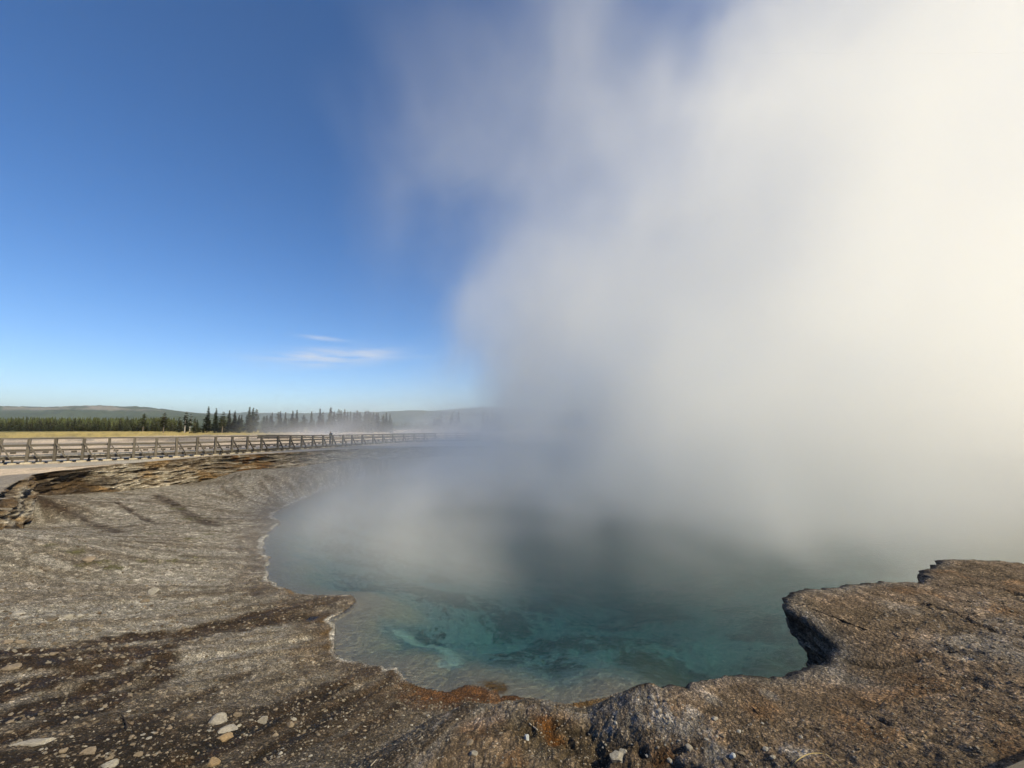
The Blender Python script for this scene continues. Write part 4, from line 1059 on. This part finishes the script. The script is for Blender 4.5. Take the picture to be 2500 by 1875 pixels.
# ------------------------------------------------------------------ hills
def hills():
    def rd_(name, prof, Y0, Y1, col, patch, seed, ncol):
        xs = np.linspace(-700, 3300, ncol); rows = 26; V = []; 
        px = np.array([p[0] for p in prof]); py = np.array([p[1] for p in prof])
        for j in range(rows):
            q = j / (rows - 1); Y = Y0 + (Y1 - Y0) * q
            X = (xs - 1250) / FPX * Y
            top = (1039.5 - np.interp(xs, px, py)) / FPX * Y1
            hgt = top * (math.sin(min(1, q * 1.0) * math.pi / 2) ** 1.3)
            zz = 1.0 + hgt + (fbm2(X * .004 + seed, Y * .004 * np.ones_like(X), 5, seed) - .5) * top * .35 * math.sin(q * math.pi) + (fbm2(X * .03, Y * .03 * np.ones_like(X), 3, seed + 3) - .5) * 9 * (1 if 0 < q else 0)
            V.append(np.c_[X, np.full_like(X, Y), zz])
        X = V[-1][:, 0] * 1.15; V.append(np.c_[X, np.full_like(X, Y1 * 1.15), np.full_like(X, -20)])
        R = len(V); V = np.concatenate(V); n = ncol; q = np.arange((R - 1) * n).reshape(R - 1, n)[:, :-1].ravel(); F = np.c_[q, q + 1, q + n + 1, q + n]
        c = np.tile(np.array(col, np.float32), (len(V), 1)); hz = np.clip(V[:, 2] / (V[:, 2].max()), 0, 1)
        f = fbm2(V[:, 0] * .006, V[:, 1] * .004, 5, seed + 5); c = c * (.15 + 1.7 * fbm2(V[:, 0] * .02, V[:, 1] * .012, 5, seed + 6, .7))[:, None]
        c = mixc(c, (.30, .25, .22), sstep(.54, .66, f) * patch * sstep(.45, .75, hz) * .75)
        me = mesh_np(name, V, F); set_col(me, c)
        m, nt, nd, lk, out = new_mat('forested_hill'); b = nd.new('ShaderNodeBsdfPrincipled'); b.inputs['Roughness'].default_value = 1; b.inputs['Specular IOR Level'].default_value = 0
        at = nd.new('ShaderNodeVertexColor'); at.layer_name = 'Col'; lk.new(at.outputs['Color'], b.inputs['Base Color']); lk.new(b.outputs['BSDF'], out.inputs['Surface'])
        tag(mobj(name, me, m), kind='structure')
    rd_('hill', [(-300, 996), (0, 995), (100, 996.5), (210, 994), (300, 996.5), (370, 998.5), (410, 1002), (450, 1007), (520, 1014), (580, 1024), (640, 1034), (700, 1039), (1600, 1039)], 1300, 3000, (.050, .062, .030), 1.0, 600, 800)
    rd_('hill', [(-300, 1012), (440, 1010), (530, 1010), (600, 1008.5), (660, 1010), (760, 1010), (880, 1007), (940, 1005), (1010, 1003), (1060, 1004), (1100, 1007), (1250, 1010), (1600, 1012)], 3400, 5200, (.045, .058, .032), .3, 640, 800)
    rd_('hill', [(-300, 1020), (900, 1014), (1040, 1005), (1110, 1000), (1180, 995), (1230, 996.5), (1300, 1000), (1600, 1008)], 6000, 8200, (.045, .058, .035), .2, 680, 600)
hills()

# ------------------------------------------------------------------ loose rocks
def rock_mesh(seed, flat=1.0, sub=2, cuts=7, rough=.10):
    rr = random.Random(seed); bm = bmesh.new(); bmesh.ops.create_icosphere(bm, subdivisions=sub, radius=1.0)
    planes = []
    for _ in range(cuts):
        n = Vector((rr.gauss(0, 1), rr.gauss(0, 1), rr.gauss(0, 1))).normalized(); planes.append((n, rr.uniform(.5, .85)))
    for v in bm.verts:
        for n, d in planes:
            k = v.co.dot(n)
            if k > d: v.co -= n * (k - d)
    co = np.array([v.co for v in bm.verts]); nz = fbm3(co[:, 0] * 1.6 + seed, co[:, 1] * 1.6, co[:, 2] * 1.6, 3, seed)
    for v, k in zip(bm.verts, nz): v.co *= 1 + rough * (float(k) - .5) * 3; v.co.z *= flat
    me = bpy.data.meshes.new('rock'); bm.to_mesh(me); bm.free()
    me.polygons.foreach_set('use_smooth', [False] * len(me.polygons)); return me

def stone_mat(name, col, var=.35):
    return simple_mat(name, col, .92, var, 3.5, .5)
M_GREY = stone_mat('pale_grey_stone', (.225, .21, .195)); M_TAN = stone_mat('tan_stone', (.27, .22, .155)); M_WARM = stone_mat('buff_stone', (.17, .138, .108)); M_DARK = stone_mat('dark_stone', (.11, .09, .072)); M_BLUE = stone_mat('blue_grey_stone', (.34, .36, .40)); M_WHITE = stone_mat('white_sinter', (.255, .24, .22)); M_OCHRE = stone_mat('ochre_stone', (.22, .16, .10))

ROCKS = [  # photograph column, row, width px, height ratio, depth ratio, heading, material, flat, label
    (532, 1765, 46, .75, .9, .3, M_GREY, .8, 'largest pale grey boulder in the rock cluster at lower left'),
    (556, 1786, 48, .45, .9, .5, M_GREY, .5, 'flat grey slab leaning below the largest pale boulder'),
    (548, 1806, 44, .35, .6, .6, M_OCHRE, .4, 'ochre-edged slab under the grey slab in the cluster'),
    (581, 1750, 26, .8, .8, .2, M_WARM, .8, 'rounded buff stone above the rock cluster'),
    (570, 1780, 18, .5, .6, .9, M_WHITE, .5, 'small white chip, left one beside the grey slab'), (583, 1776, 15, .6, .6, 1.1, M_WHITE, .6, 'small white chip, right one beside the grey slab'),
    (640, 1768, 32, .7, .8, .4, M_GREY, .7, 'pale stone with yellow plant right of the rock cluster'),
    (708, 1774, 22, .8, .8, .1, M_WARM, .8, 'round stone on the edge of the dark run-off channel'),
    (674, 1797, 18, .7, .7, .4, M_WARM, .6, 'buff stone below the pale stone with yellow plant'),
    (522, 1866, 36, .8, .8, .2, M_OCHRE, .9, 'ochre block at the bottom edge beside the dark channel'),
    (264, 1872, 40, .6, .8, .3, M_WHITE, .6, 'white rounded stone cut by the bottom edge at left'),
    (75, 1822, 104, .16, .28, .42, M_GREY, .35, 'long pale slab lying among brown scree at lower left'),
    (153, 1836, 22, .8, .6, .6, M_WARM, .6, 'upright buff chip right of the long pale slab'), (217, 1838, 38, .55, .7, .2, M_WARM, .7, 'square buff stone half sunk right of the long slab'),
    (337, 1850, 22, .6, .7, .5, M_WARM, .6, 'buff stone near the bottom edge between twig and slab'),
    (372, 1452, 32, .9, .8, .5, M_WHITE, .9, 'lone white boulder with a brown tail on the mid slope'), (352, 1472, 28, .4, .8, .2, M_WARM, .5, 'low dark-edged rock before the lone white boulder'),
    (211, 1372, 44, .35, .7, .1, M_WARM, .4, 'smooth flat slab on the gravel slope at left'),
    (12, 1573, 30, .5, .8, .1, M_WARM, .5, 'pale stone at the left edge above the dark run-off'), (48, 1571, 28, .4, .7, .1, M_WARM, .4, 'flat pale stone right of the left-edge stone'),
    (132, 1577, 16, .6, .7, .1, M_WARM, .6, 'small stone, left of a pair above the dark run-off'), (149, 1579, 14, .6, .7, .1, M_WARM, .6, 'small stone, right of a pair above the dark run-off'),
    (28, 1637, 46, .35, .6, .4, M_WARM, .4, 'flat buff slab in the dark run-off at the left edge'), (130, 1598, 24, .5, .7, .2, M_WARM, .5, 'buff stone in the dark run-off near its upper edge'),
    (308, 1579, 16, .6, .7, .2, M_WARM, .6, 'small stone on the brown edge of the run-off'),
    (165, 1508, 22, .7, .8, .2, M_WHITE, .6, 'white stone, left of a pair on the mid left slope'), (196, 1507, 18, .7, .8, .5, M_WHITE, .6, 'white stone, right of a pair on the mid left slope'),
    (126, 1519, 26, .6, .9, .2, M_DARK, .7, 'small black rock on the left slope'), (46, 1500, 30, .4, .8, .1, M_GREY, .4, 'grey flat stone on the slope at the left edge'), (86, 1356, 12, .7, .8, .1, M_DARK, .7, 'tiny dark stone on the upper left slope'),
    (738, 1616, 8, .8, .8, .3, M_WHITE, .7, 'tiny pale pebble by the cove shore'),
    (1286, 1806, 17, .9, .8, .3, M_BLUE, .9, 'bluish white stone beside the short stick'),
    (1155, 1842, 26, .6, .8, .3, M_WHITE, .7, 'pale crumbly stone left of the orange puddle'), (1146, 1815, 22, .6, .8, .3, M_WARM, .8, 'dull buff stone just left of the orange channel'),
    (1505, 1862, 42, .9, .9, .2, M_WHITE, .9, 'crumbly white lump at the bottom edge of the crust'), (1522, 1842, 24, .7, .8, .6, M_WHITE, .8, 'small white lump above the crumbly one'),
    (1788, 1850, 18, .8, .9, .5, M_BLUE, .7, 'angular blue-grey stone on the brown crust'), (1812, 1848, 24, .35, .5, -.2, M_WARM, .4, 'thin buff flake right of the blue-grey stone'),
    (1682, 1834, 22, .8, .8, .2, M_GREY, .8, 'rounded grey stone in the crust\'s dark crack'), (1634, 1769, 10, 1.0, .8, .2, M_WHITE, .8, 'small white pebble on the pale crust'), (1625, 1765, 9, 1.0, .8, .2, M_WHITE, .8, 'small white pebble left of its twin on the pale crust'),
    (2047, 1642, 24, .6, .8, -.2, M_BLUE, .6, 'bluish stone on the crust before the overhang'), (2018, 1660, 40, .3, .6, -.3, M_WARM, .35, 'flat flake left of the bluish stone'),
    (2120, 1663, 34, .4, .7, -.4, M_WARM, .4, 'flat buff flake by the small hole in the crust'), (2105, 1690, 36, .35, .6, -.4, M_GREY, .35, 'grey flake below the buff one on the crust'), (2125, 1655, 18, .5, .7, -.2, M_GREY, .5, 'small grey chip at the hole in the crust'),
]
for k, (px, py, w, hr, dr, hd, mat, flat, lab) in enumerate(ROCKS):
    p = on_ground(px, py); dist = (p - Vector((0, 0, EYE))).length; s = w / FPX * p.y * .44
    me = rock_mesh(700 + k, 1.0, 3, 9, .10); me.materials.append(mat)
    o = mobj('rock', me); o.scale = (s, s * dr, s * hr); o.rotation_euler = (random.uniform(-.12, .12), random.uniform(-.12, .12), hd)
    o.location = p + Vector((0, 0, s * hr * .12)); tag(o, lab, 'rock', None)

STONES = [rock_mesh(800 + k, .6, 1, 5, .12) for k in range(8)]
STONE_SETS = [STONES]
def stones_by_mat(mat):
    out = []
    for m in STONES[:8]:
        c = m.copy(); c.materials.clear(); c.materials.append(mat); out.append(c)
    return out
SB = {n: stones_by_mat(m) for n, m in (('w', M_WARM), ('g', M_GREY), ('h', M_WHITE), ('t', M_TAN))}
rs = random.Random(31)
REG = [  # region of the photograph, count, size px, label, group, materials
    ((0, 1540, 330, 1700), 70, (7, 17), 'small buff stone in the dark run-off scree at the left edge', 'stones in the dark run-off scree', 'wwg'),
    ((0, 1720, 420, 1872), 60, (8, 20), 'small stone in the brown scree at the lower left corner', 'stones in the lower left scree', 'wwg'),
    ((420, 1700, 780, 1872), 55, (7, 16), 'small pale stone around the lower left rock cluster', 'stones round the rock cluster', 'wgh'),
    ((780, 1740, 1240, 1872), 50, (6, 13), 'small pale stone on the gravel below the near shore', 'stones below the near shore', 'whg'),
    ((0, 1330, 420, 1540), 60, (6, 13), 'small pale stone on the grey gravel slope at left', 'stones on the left gravel slope', 'wgh'),
    ((1460, 1700, 1980, 1872), 60, (8, 18), 'pale knobbly stone on the crust at bottom right of centre', 'stones on the pale crust', 'ghw'),
]
def many_on_ground(P):
    """ground hits for many picture points at once"""
    D = np.array([ray(*q) for q in P]); ts = np.geomspace(2.2, 45, 170)
    X = D[:, 0:1] * ts; Y = D[:, 1:2] * ts; Z = EYE + D[:, 2:3] * ts
    H, _, _ = heights(X.ravel(), Y.ravel()); H = H.reshape(X.shape); k = np.argmax(Z < H, axis=1); i = np.arange(len(P))
    x, y = X[i, k], Y[i, k]; return np.c_[x, y, ground_z(x, y)]
for (x0, y0, x1, y1), n, (a, b), lab, grp, mats in REG:
    P = [(rs.uniform(x0, x1), rs.uniform(y0, y1)) for _ in range(n)]; G = many_on_ground(P)
    for (sx, sy), gq in zip(P, G):
        if gq[2] < ZW + .05: continue
        s = (a + (b - a) * rs.random() ** 3) / FPX * gq[1] * .5
        mk = rs.choice(mats); o = mobj('stone', rs.choice(SB[mk])); o.location = (gq[0], gq[1], gq[2] - s * .04); o.scale = (s, s * rs.uniform(.55, .95), s * rs.uniform(.5, .9)); o.rotation_euler = (rs.uniform(-.2, .2), rs.uniform(-.2, .2), rs.uniform(0, 6.28))
        tone = {'w': 'buff', 'g': 'grey', 'h': 'pale', 't': 'tan'}[mk]; big_ = s * 2 * FPX / gq[1] > (a + b) / 2
        nr_ = min(ROCKS, key=lambda r: (r[0] - sx) ** 2 + (2 * (r[1] - sy)) ** 2)
        lb = ('larger ' if big_ else 'small ') + tone + ' loose stone lying near the ' + ' '.join(nr_[8].split()[:9])
        tag(o, lb, 'stone', lb.replace(' loose stone', ' loose stones'))

def gravel(name, polyfn, n, size, cols, label, seed, flat=.55):
    """uncountable small stones: one mesh of little faceted bits lying on the ground"""
    r_ = np.random.default_rng(seed)
    x, y = polyfn(r_, n); z = ground_z(x, y)
    hz, rdv, sdv = heights(x, y); keep = z > ZW + .03; x, y, z = x[keep], y[keep], z[keep]; n = len(x)
    ph = (1 + 5 ** .5) / 2
    B = np.array([(-1, ph, 0), (1, ph, 0), (-1, -ph, 0), (1, -ph, 0), (0, -1, ph), (0, 1, ph), (0, -1, -ph), (0, 1, -ph), (ph, 0, -1), (ph, 0, 1), (-ph, 0, -1), (-ph, 0, 1)]) / 1.9
    T = np.array([(0, 11, 5), (0, 5, 1), (0, 1, 7), (0, 7, 10), (0, 10, 11), (1, 5, 9), (5, 11, 4), (11, 10, 2), (10, 7, 6), (7, 1, 8), (3, 9, 4), (3, 4, 2), (3, 2, 6), (3, 6, 8), (3, 8, 9), (4, 9, 5), (2, 4, 11), (6, 2, 10), (8, 6, 7), (9, 8, 1)])
    s = size[0] + (size[1] - size[0]) * r_.random(n) ** 2.5
    s *= np.clip(np.hypot(x, y) / 6, .7, 2.0)
    V = B[None] * (1 + .35 * (r_.random((n, 12, 1)) - .5)) * np.stack([np.ones(n), r_.uniform(.5, .95, n), flat * r_.uniform(.5, 1.2, n)], 1)[:, None, :]
    a = r_.uniform(0, 6.283, n); ca, sa = np.cos(a)[:, None], np.sin(a)[:, None]; tx, ty = r_.normal(0, .2, n)[:, None], r_.normal(0, .2, n)[:, None]
    X = V[..., 0] * ca - V[..., 1] * sa; Y = V[..., 0] * sa + V[..., 1] * ca; Z = V[..., 2] + X * tx + Y * ty
    V = np.stack([X, Y, Z], 2) * s[:, None, None] + np.stack([x, y, z - s * .02], 1)[:, None, :]
    F = (T[None] + (np.arange(n) * 12)[:, None, None]).reshape(-1, 3)
    me = mesh_np(name, V.reshape(-1, 3), F, False)
    c = np.array(cols, np.float32)[r_.integers(0, len(cols), n)] * r_.uniform(.6, 1.25, (n, 1)); set_col(me, np.c_[np.repeat(c, 12, 0), np.full(n * 12, .3)])
    me.attributes.new('wet', 'FLOAT', 'POINT')
    o = mobj(name, me, MAT_GROUND); tag(o, label, None, None, 'stuff')
def in_polar(az0, az1, r0, r1, test=None):
    def f(r_, n):
        a = np.radians(r_.uniform(az0, az1, n * 2)); rad = np.exp(r_.uniform(math.log(r0), math.log(r1), n * 2)); x, y = np.sin(a) * rad, np.cos(a) * rad
        ok = test(x, y) if test else np.ones(len(x), bool); return x[ok][:n], y[ok][:n]
    return f
gravel('gravel', in_polar(-58, 14, 3.6, 30, lambda x, y: inside_poly(x, y, RIM) & ~inside_poly(x, y, SHORE)), 16000, (.006, .028), [(.17, .145, .12), (.14, .115, .09), (.20, .18, .155), (.11, .085, .065)], 'pale gravel strewn over the crater slope', 41)
gravel('gravel', in_polar(-4, 56, 2.6, 9, lambda x, y: ~inside_poly(x, y, RIM)), 16000, (.005, .022), [(.20, .15, .10), (.165, .122, .082), (.22, .18, .14), (.24, .215, .19), (.135, .10, .068)], 'broken crust flakes covering the near rim', 42, .4)

# ------------------------------------------------------------------ sticks and a dry stem
def twig(name, pts, r0, r1, mat, label, cat):
    P = smooth_poly(pts, .02); n = len(P); k = 6; V, F = [], []
    for i, p in enumerate(P):
        t = P[min(i + 1, n - 1)] - P[max(i - 1, 0)]; t = Vector(t).normalized(); u = t.orthogonal().normalized(); w = t.cross(u); r = r0 + (r1 - r0) * i / (n - 1)
        for j in range(k): q = Vector(p) + (u * math.cos(j * 6.283 / k) + w * math.sin(j * 6.283 / k)) * r; V.append(q)
    for i in range(n - 1):
        for j in range(k): F.append((i * k + j, i * k + (j + 1) % k, (i + 1) * k + (j + 1) % k, (i + 1) * k + j))
    F.append(tuple(range(k))[::-1]); F.append(tuple(range((n - 1) * k, n * k)))
    me = bpy.data.meshes.new(name); me.from_pydata([tuple(v) for v in V], [], F); me.update()
    for p in me.polygons: p.use_smooth = True
    o = mobj(name, me, mat); tag(o, label, cat); return o
def gp(x, y, up=.01): p = on_ground(x, y); return (p.x, p.y, p.z + up)
M_TWIG = simple_mat('dark_twig', (.05, .038, .028), .9, .3, 20, .2); M_PALETWIG = simple_mat('pale_twig', (.34, .30, .25), .9, .3, 20, .2); M_STRAW = simple_mat('dry_straw', (.42, .33, .16), .8, .2, 20, .1)
twig('twig', [gp(311, 1784), gp(306, 1768, .02), gp(298, 1754, .03), gp(285, 1746, .02), gp(262, 1752)], .012, .005, M_TWIG, 'dark bent twig lying on the lower left scree', 'twig')
twig('twig', [gp(1292, 1778), gp(1302, 1784, .015), gp(1312, 1788, .012)], .007, .006, M_PALETWIG, 'short pale stick in the dark gully below the shore', 'twig')
twig('twig', [gp(905, 1874), gp(913, 1865, .01), gp(920, 1857)], .005, .004, M_PALETWIG, 'pale sliver of wood on gravel at the bottom edge', 'twig')
twig('grass_stem', [gp(1934, 1880), gp(1945, 1868, .03), gp(1975, 1862, .05), gp(2010, 1861, .05), gp(2030, 1866, .03), gp(2052, 1880)], .0035, .002, M_STRAW, 'arched dry yellow stem at the bottom edge of the crust', 'grass stem')

# ------------------------------------------------------------------ steam
def steam_material(name, dens, aniso, col=(1, 1, 1)):
    m, nt, nd, lk, out = new_mat(name)
    v = nd.new('ShaderNodeVolumePrincipled')
    v.inputs['Color'].default_value = (*col, 1); v.inputs['Density'].default_value = dens
    v.inputs['Anisotropy'].default_value = aniso
    lk.new(v.outputs['Volume'], out.inputs['Volume'])
    return m

def fog_object(name, D, lo, hi, mat):
    """a fog volume from an array of densities D[z, y, x] spanning lo..hi"""
    nz, ny, nx = D.shape
    me = bpy.data.meshes.new(name); me.vertices.add(D.size)
    me.vertices.foreach_set('co', np.zeros(D.size * 3, np.float32))
    me.attributes.new('fog', 'FLOAT', 'POINT').data.foreach_set('value', np.ascontiguousarray(D, np.float32).ravel())
    o = bpy.data.objects.new(name, me); link(o)
    ng = bpy.data.node_groups.new(name, 'GeometryNodeTree')
    ng.interface.new_socket('Geometry', in_out='INPUT', socket_type='NodeSocketGeometry')
    ng.interface.new_socket('Geometry', in_out='OUTPUT', socket_type='NodeSocketGeometry')
    nd, lk = ng.nodes, ng.links
    gi = nd.new('NodeGroupInput'); go = nd.new('NodeGroupOutput')
    vc = nd.new('GeometryNodeVolumeCube')
    vc.inputs['Min'].default_value = lo; vc.inputs['Max'].default_value = hi
    vc.inputs['Resolution X'].default_value = nx; vc.inputs['Resolution Y'].default_value = ny; vc.inputs['Resolution Z'].default_value = nz
    pos = nd.new('GeometryNodeInputPosition'); sep = nd.new('ShaderNodeSeparateXYZ'); lk.new(pos.outputs[0], sep.inputs[0])
    idx = []
    for a in range(3):
        mr = nd.new('ShaderNodeMapRange'); n = (nx, ny, nz)[a]
        mr.inputs['From Min'].default_value = lo[a]; mr.inputs['From Max'].default_value = hi[a]
        mr.inputs['To Min'].default_value = 0; mr.inputs['To Max'].default_value = n - 1
        lk.new(sep.outputs[a], mr.inputs['Value'])
        f = nd.new('FunctionNodeFloatToInt'); f.rounding_mode = 'ROUND'; lk.new(mr.outputs['Result'], f.inputs[0]); idx.append(f.outputs[0])
    def im(op, a, b):
        n = nd.new('FunctionNodeIntegerMath'); n.operation = op
        for i, q in enumerate((a, b)):
            if isinstance(q, int): n.inputs[i].default_value = q
            else: lk.new(q, n.inputs[i])
        return n.outputs[0]
    I = im('ADD', idx[0], im('MULTIPLY', im('ADD', idx[1], im('MULTIPLY', idx[2], ny)), nx))
    na = nd.new('GeometryNodeInputNamedAttribute'); na.data_type = 'FLOAT'; na.inputs['Name'].default_value = 'fog'
    si = nd.new('GeometryNodeSampleIndex'); si.data_type = 'FLOAT'; si.domain = 'POINT'; si.clamp = True
    lk.new(gi.outputs[0], si.inputs['Geometry']); lk.new(na.outputs['Attribute'], si.inputs['Value']); lk.new(I, si.inputs['Index'])
    lk.new(si.outputs['Value'], vc.inputs['Density'])
    sm = nd.new('GeometryNodeSetMaterial'); sm.inputs['Material'].default_value = mat
    lk.new(vc.outputs['Volume'], sm.inputs['Geometry']); lk.new(sm.outputs['Geometry'], go.inputs[0])
    md = o.modifiers.new('fog', 'NODES'); md.node_group = ng
    me.materials.append(mat)
    tag(o, kind='stuff')
    return o

def grid3(lo, hi, step):
    n = [int(round((hi[a] - lo[a]) / step)) + 1 for a in range(3)]
    xs = np.linspace(lo[0], hi[0], n[0]); ys = np.linspace(lo[1], hi[1], n[1]); zs = np.linspace(lo[2], hi[2], n[2])
    Z, Y, X = np.meshgrid(zs, ys, xs, indexing='ij'); return X, Y, Z

PLUME_LO, PLUME_HI = (-26.0, 4.0, -3.0), (58.0, 64.0, 57.0)
def plume():
    X, Y, Z = (A.astype(np.float32) for A in grid3(PLUME_LO, PLUME_HI, .62))
    sh = X[0].shape; x2, y2 = X[0].ravel(), Y[0].ravel()
    d = dist_poly(x2, y2, SHORE[::5]); ins = inside_poly(x2, y2, SHORE[::5]); inn = np.where(ins, d, -d).reshape(sh)[None].astype(np.float32)
    H = Z - ZW
    w1 = fbm3(X * .10, Y * .10, Z * .075, 3, 300); w2 = fbm3(X * .10 + 40, Y * .10, Z * .075, 3, 310)
    wx = X + (w1 - .5) * 15; wy = Y + (w2 - .5) * 13
    big = fbm3(wx * .075, wy * .075, Z * .06, 4, 320)
    fine = fbm3(wx * .20, wy * .20, Z * .15 - .3, 5, 330, .55)
    bil = 1 - np.abs(fbm3(wx * .16 + 7, wy * .16, Z * .13, 4, 340) - .5) * 3.2      # rounded billows
    # main column: everything to the right of a leaning left boundary
    left = np.interp(H, [0, 3, 6, 9, 13, 20, 28, 40, 60], [-2.5, -.5, -1.5, -5.0, -5.5, 1.5, 8, 15, 23]) + (Y - 26) * .10
    col = sstep(-5.0, 16.0, wx - left)
    front = np.interp(H, [0, 2, 5, 10, 30, 60], [17, 14.0, 11.5, 10.5, 9, 8])
    front = front - 5.0 * sstep(3, 14, X) * np.interp(H, [0, 8, 14], [1, .7, 0])
    col = col * sstep(-1.5, 8, wy - front) * sstep(60, 38, wy) * sstep(30, -2, wx - 1.25 * Y - .24 * H)
    edge = col + (fine - .5) * 1.1 * (1 - col * .6) + (bil - .6) * .35
    dens = sstep(.06, 1.12, edge) * sstep(0, .25, col) * np.clip(.22 + .6 * big + .8 * np.clip(bil - .35, -.3, .65) + 1.2 * (fine - .47), .08, 2)
    dens *= np.interp(H, [0, 2, 6, 12, 30, 60], [1.9, 2.1, 1.9, 1.2, .95, .7])
    # thin outlying veils high on the left
    veil = (np.exp(-(((X + 3.5) / 6.5) ** 2 + ((Z - 21) / 8) ** 2 + ((Y - 28) / 9) ** 2)) + .9 * np.exp(-(((X - 5.5) / 5) ** 2 + ((Z - 32) / 10) ** 2 + ((Y - 28) / 9) ** 2))) * np.clip(fine * 3.2 - 1.15, 0, 1.2)
    # low steam lying on the water
    hs = 1.0 + .15 * np.clip(inn, 0, 16) + 2.2 * np.clip(big - .38, 0, 1)
    low = sstep(-1.5, 3.0, inn + (w1 - .5) * 5) * np.exp(-np.clip(H, 0, 99) / hs) * np.clip((fine - .34) * 3.6, .16, 1.4) * sstep(8.6, 14.5, Y + (X - 2) * -.10 + 4 * sstep(4, 12, X) + (w2 - .5) * 7)
    # wind-blown wisps over the far left rim
    drift = np.exp(-np.clip(H - 2.2, 0, 99) / 1.2) * sstep(31, 44, Y) * sstep(-24, -8, X + (w1 - .5) * 10) * np.clip((fine - .42) * 3.0, 0, 1)
    dens = dens * .080 + veil * .042 + low * .30 + drift * .035
    dens = np.where(H < -.1, 0, dens)
    # fade at the box faces
    for A, lo, hi in ((X, PLUME_LO[0], PLUME_HI[0]), (Y, PLUME_LO[1], PLUME_HI[1])):
        dens *= sstep(0, 4, A - lo) * sstep(0, 4, hi - A)
    dens *= sstep(0, 6, PLUME_HI[2] - Z)
    dens[dens < .0015] = 0
    return dens
steam = fog_object('steam', plume(), PLUME_LO, PLUME_HI, steam_material('steam', 1.0, .05))
steam['label'] = 'dense white steam plume rising from the hot pool'

DR_LO, DR_HI = (-78.0, 62.0, -.5), (8.0, 128.0, 13.0)
def drifting():
    X, Y, Z = grid3(DR_LO, DR_HI, 1.25)
    w1 = fbm3(X * .07, Y * .07, Z * .1, 3, 350); f = fbm3((X + 14 * (w1 - .5)) * .11, Y * .11, Z * .2, 4, 360)
    az = X / Y
    d = sstep(-.78, -.60, az + (w1 - .5) * .12) * np.exp(-np.clip(Z, 0, 99) / (1.6 + 4.0 * np.clip(w1 - .3, 0, 1) + 1.5 * sstep(-.6, -.2, az))) * np.clip((f - .40) * 3.4, 0, 1.2)
    d *= sstep(0, 8, X - DR_LO[0]) * sstep(0, 8, DR_HI[0] - X) * sstep(0, 12, Y - DR_LO[1]) * sstep(0, 14, DR_HI[1] - Y) * sstep(0, 4, DR_HI[2] - Z)
    d = d * .055; d[d < .001] = 0
    return d
steam2 = fog_object('steam', drifting(), DR_LO, DR_HI, steam_material('drifting_steam', 1.0, .5))
steam2['label'] = 'thin steam drifting over the flats before the grove'

# ------------------------------------------------------------------ haze over the whole valley
def haze():
    bm = bmesh.new(); bmesh.ops.create_cube(bm, size=1.0)
    lo, hi = Vector((-14000, -13000, -40)), Vector((14000, 13000, 460))
    for v in bm.verts: v.co = Vector([(lo[a] + hi[a]) / 2 + v.co[a] * (hi[a] - lo[a]) for a in range(3)])
    me = bpy.data.meshes.new('haze'); bm.to_mesh(me); bm.free()
    o = mobj('haze', me, steam_material('valley_haze', 1.2e-4, .2, (.80, .90, 1.0))); tag(o, kind='stuff')
haze()
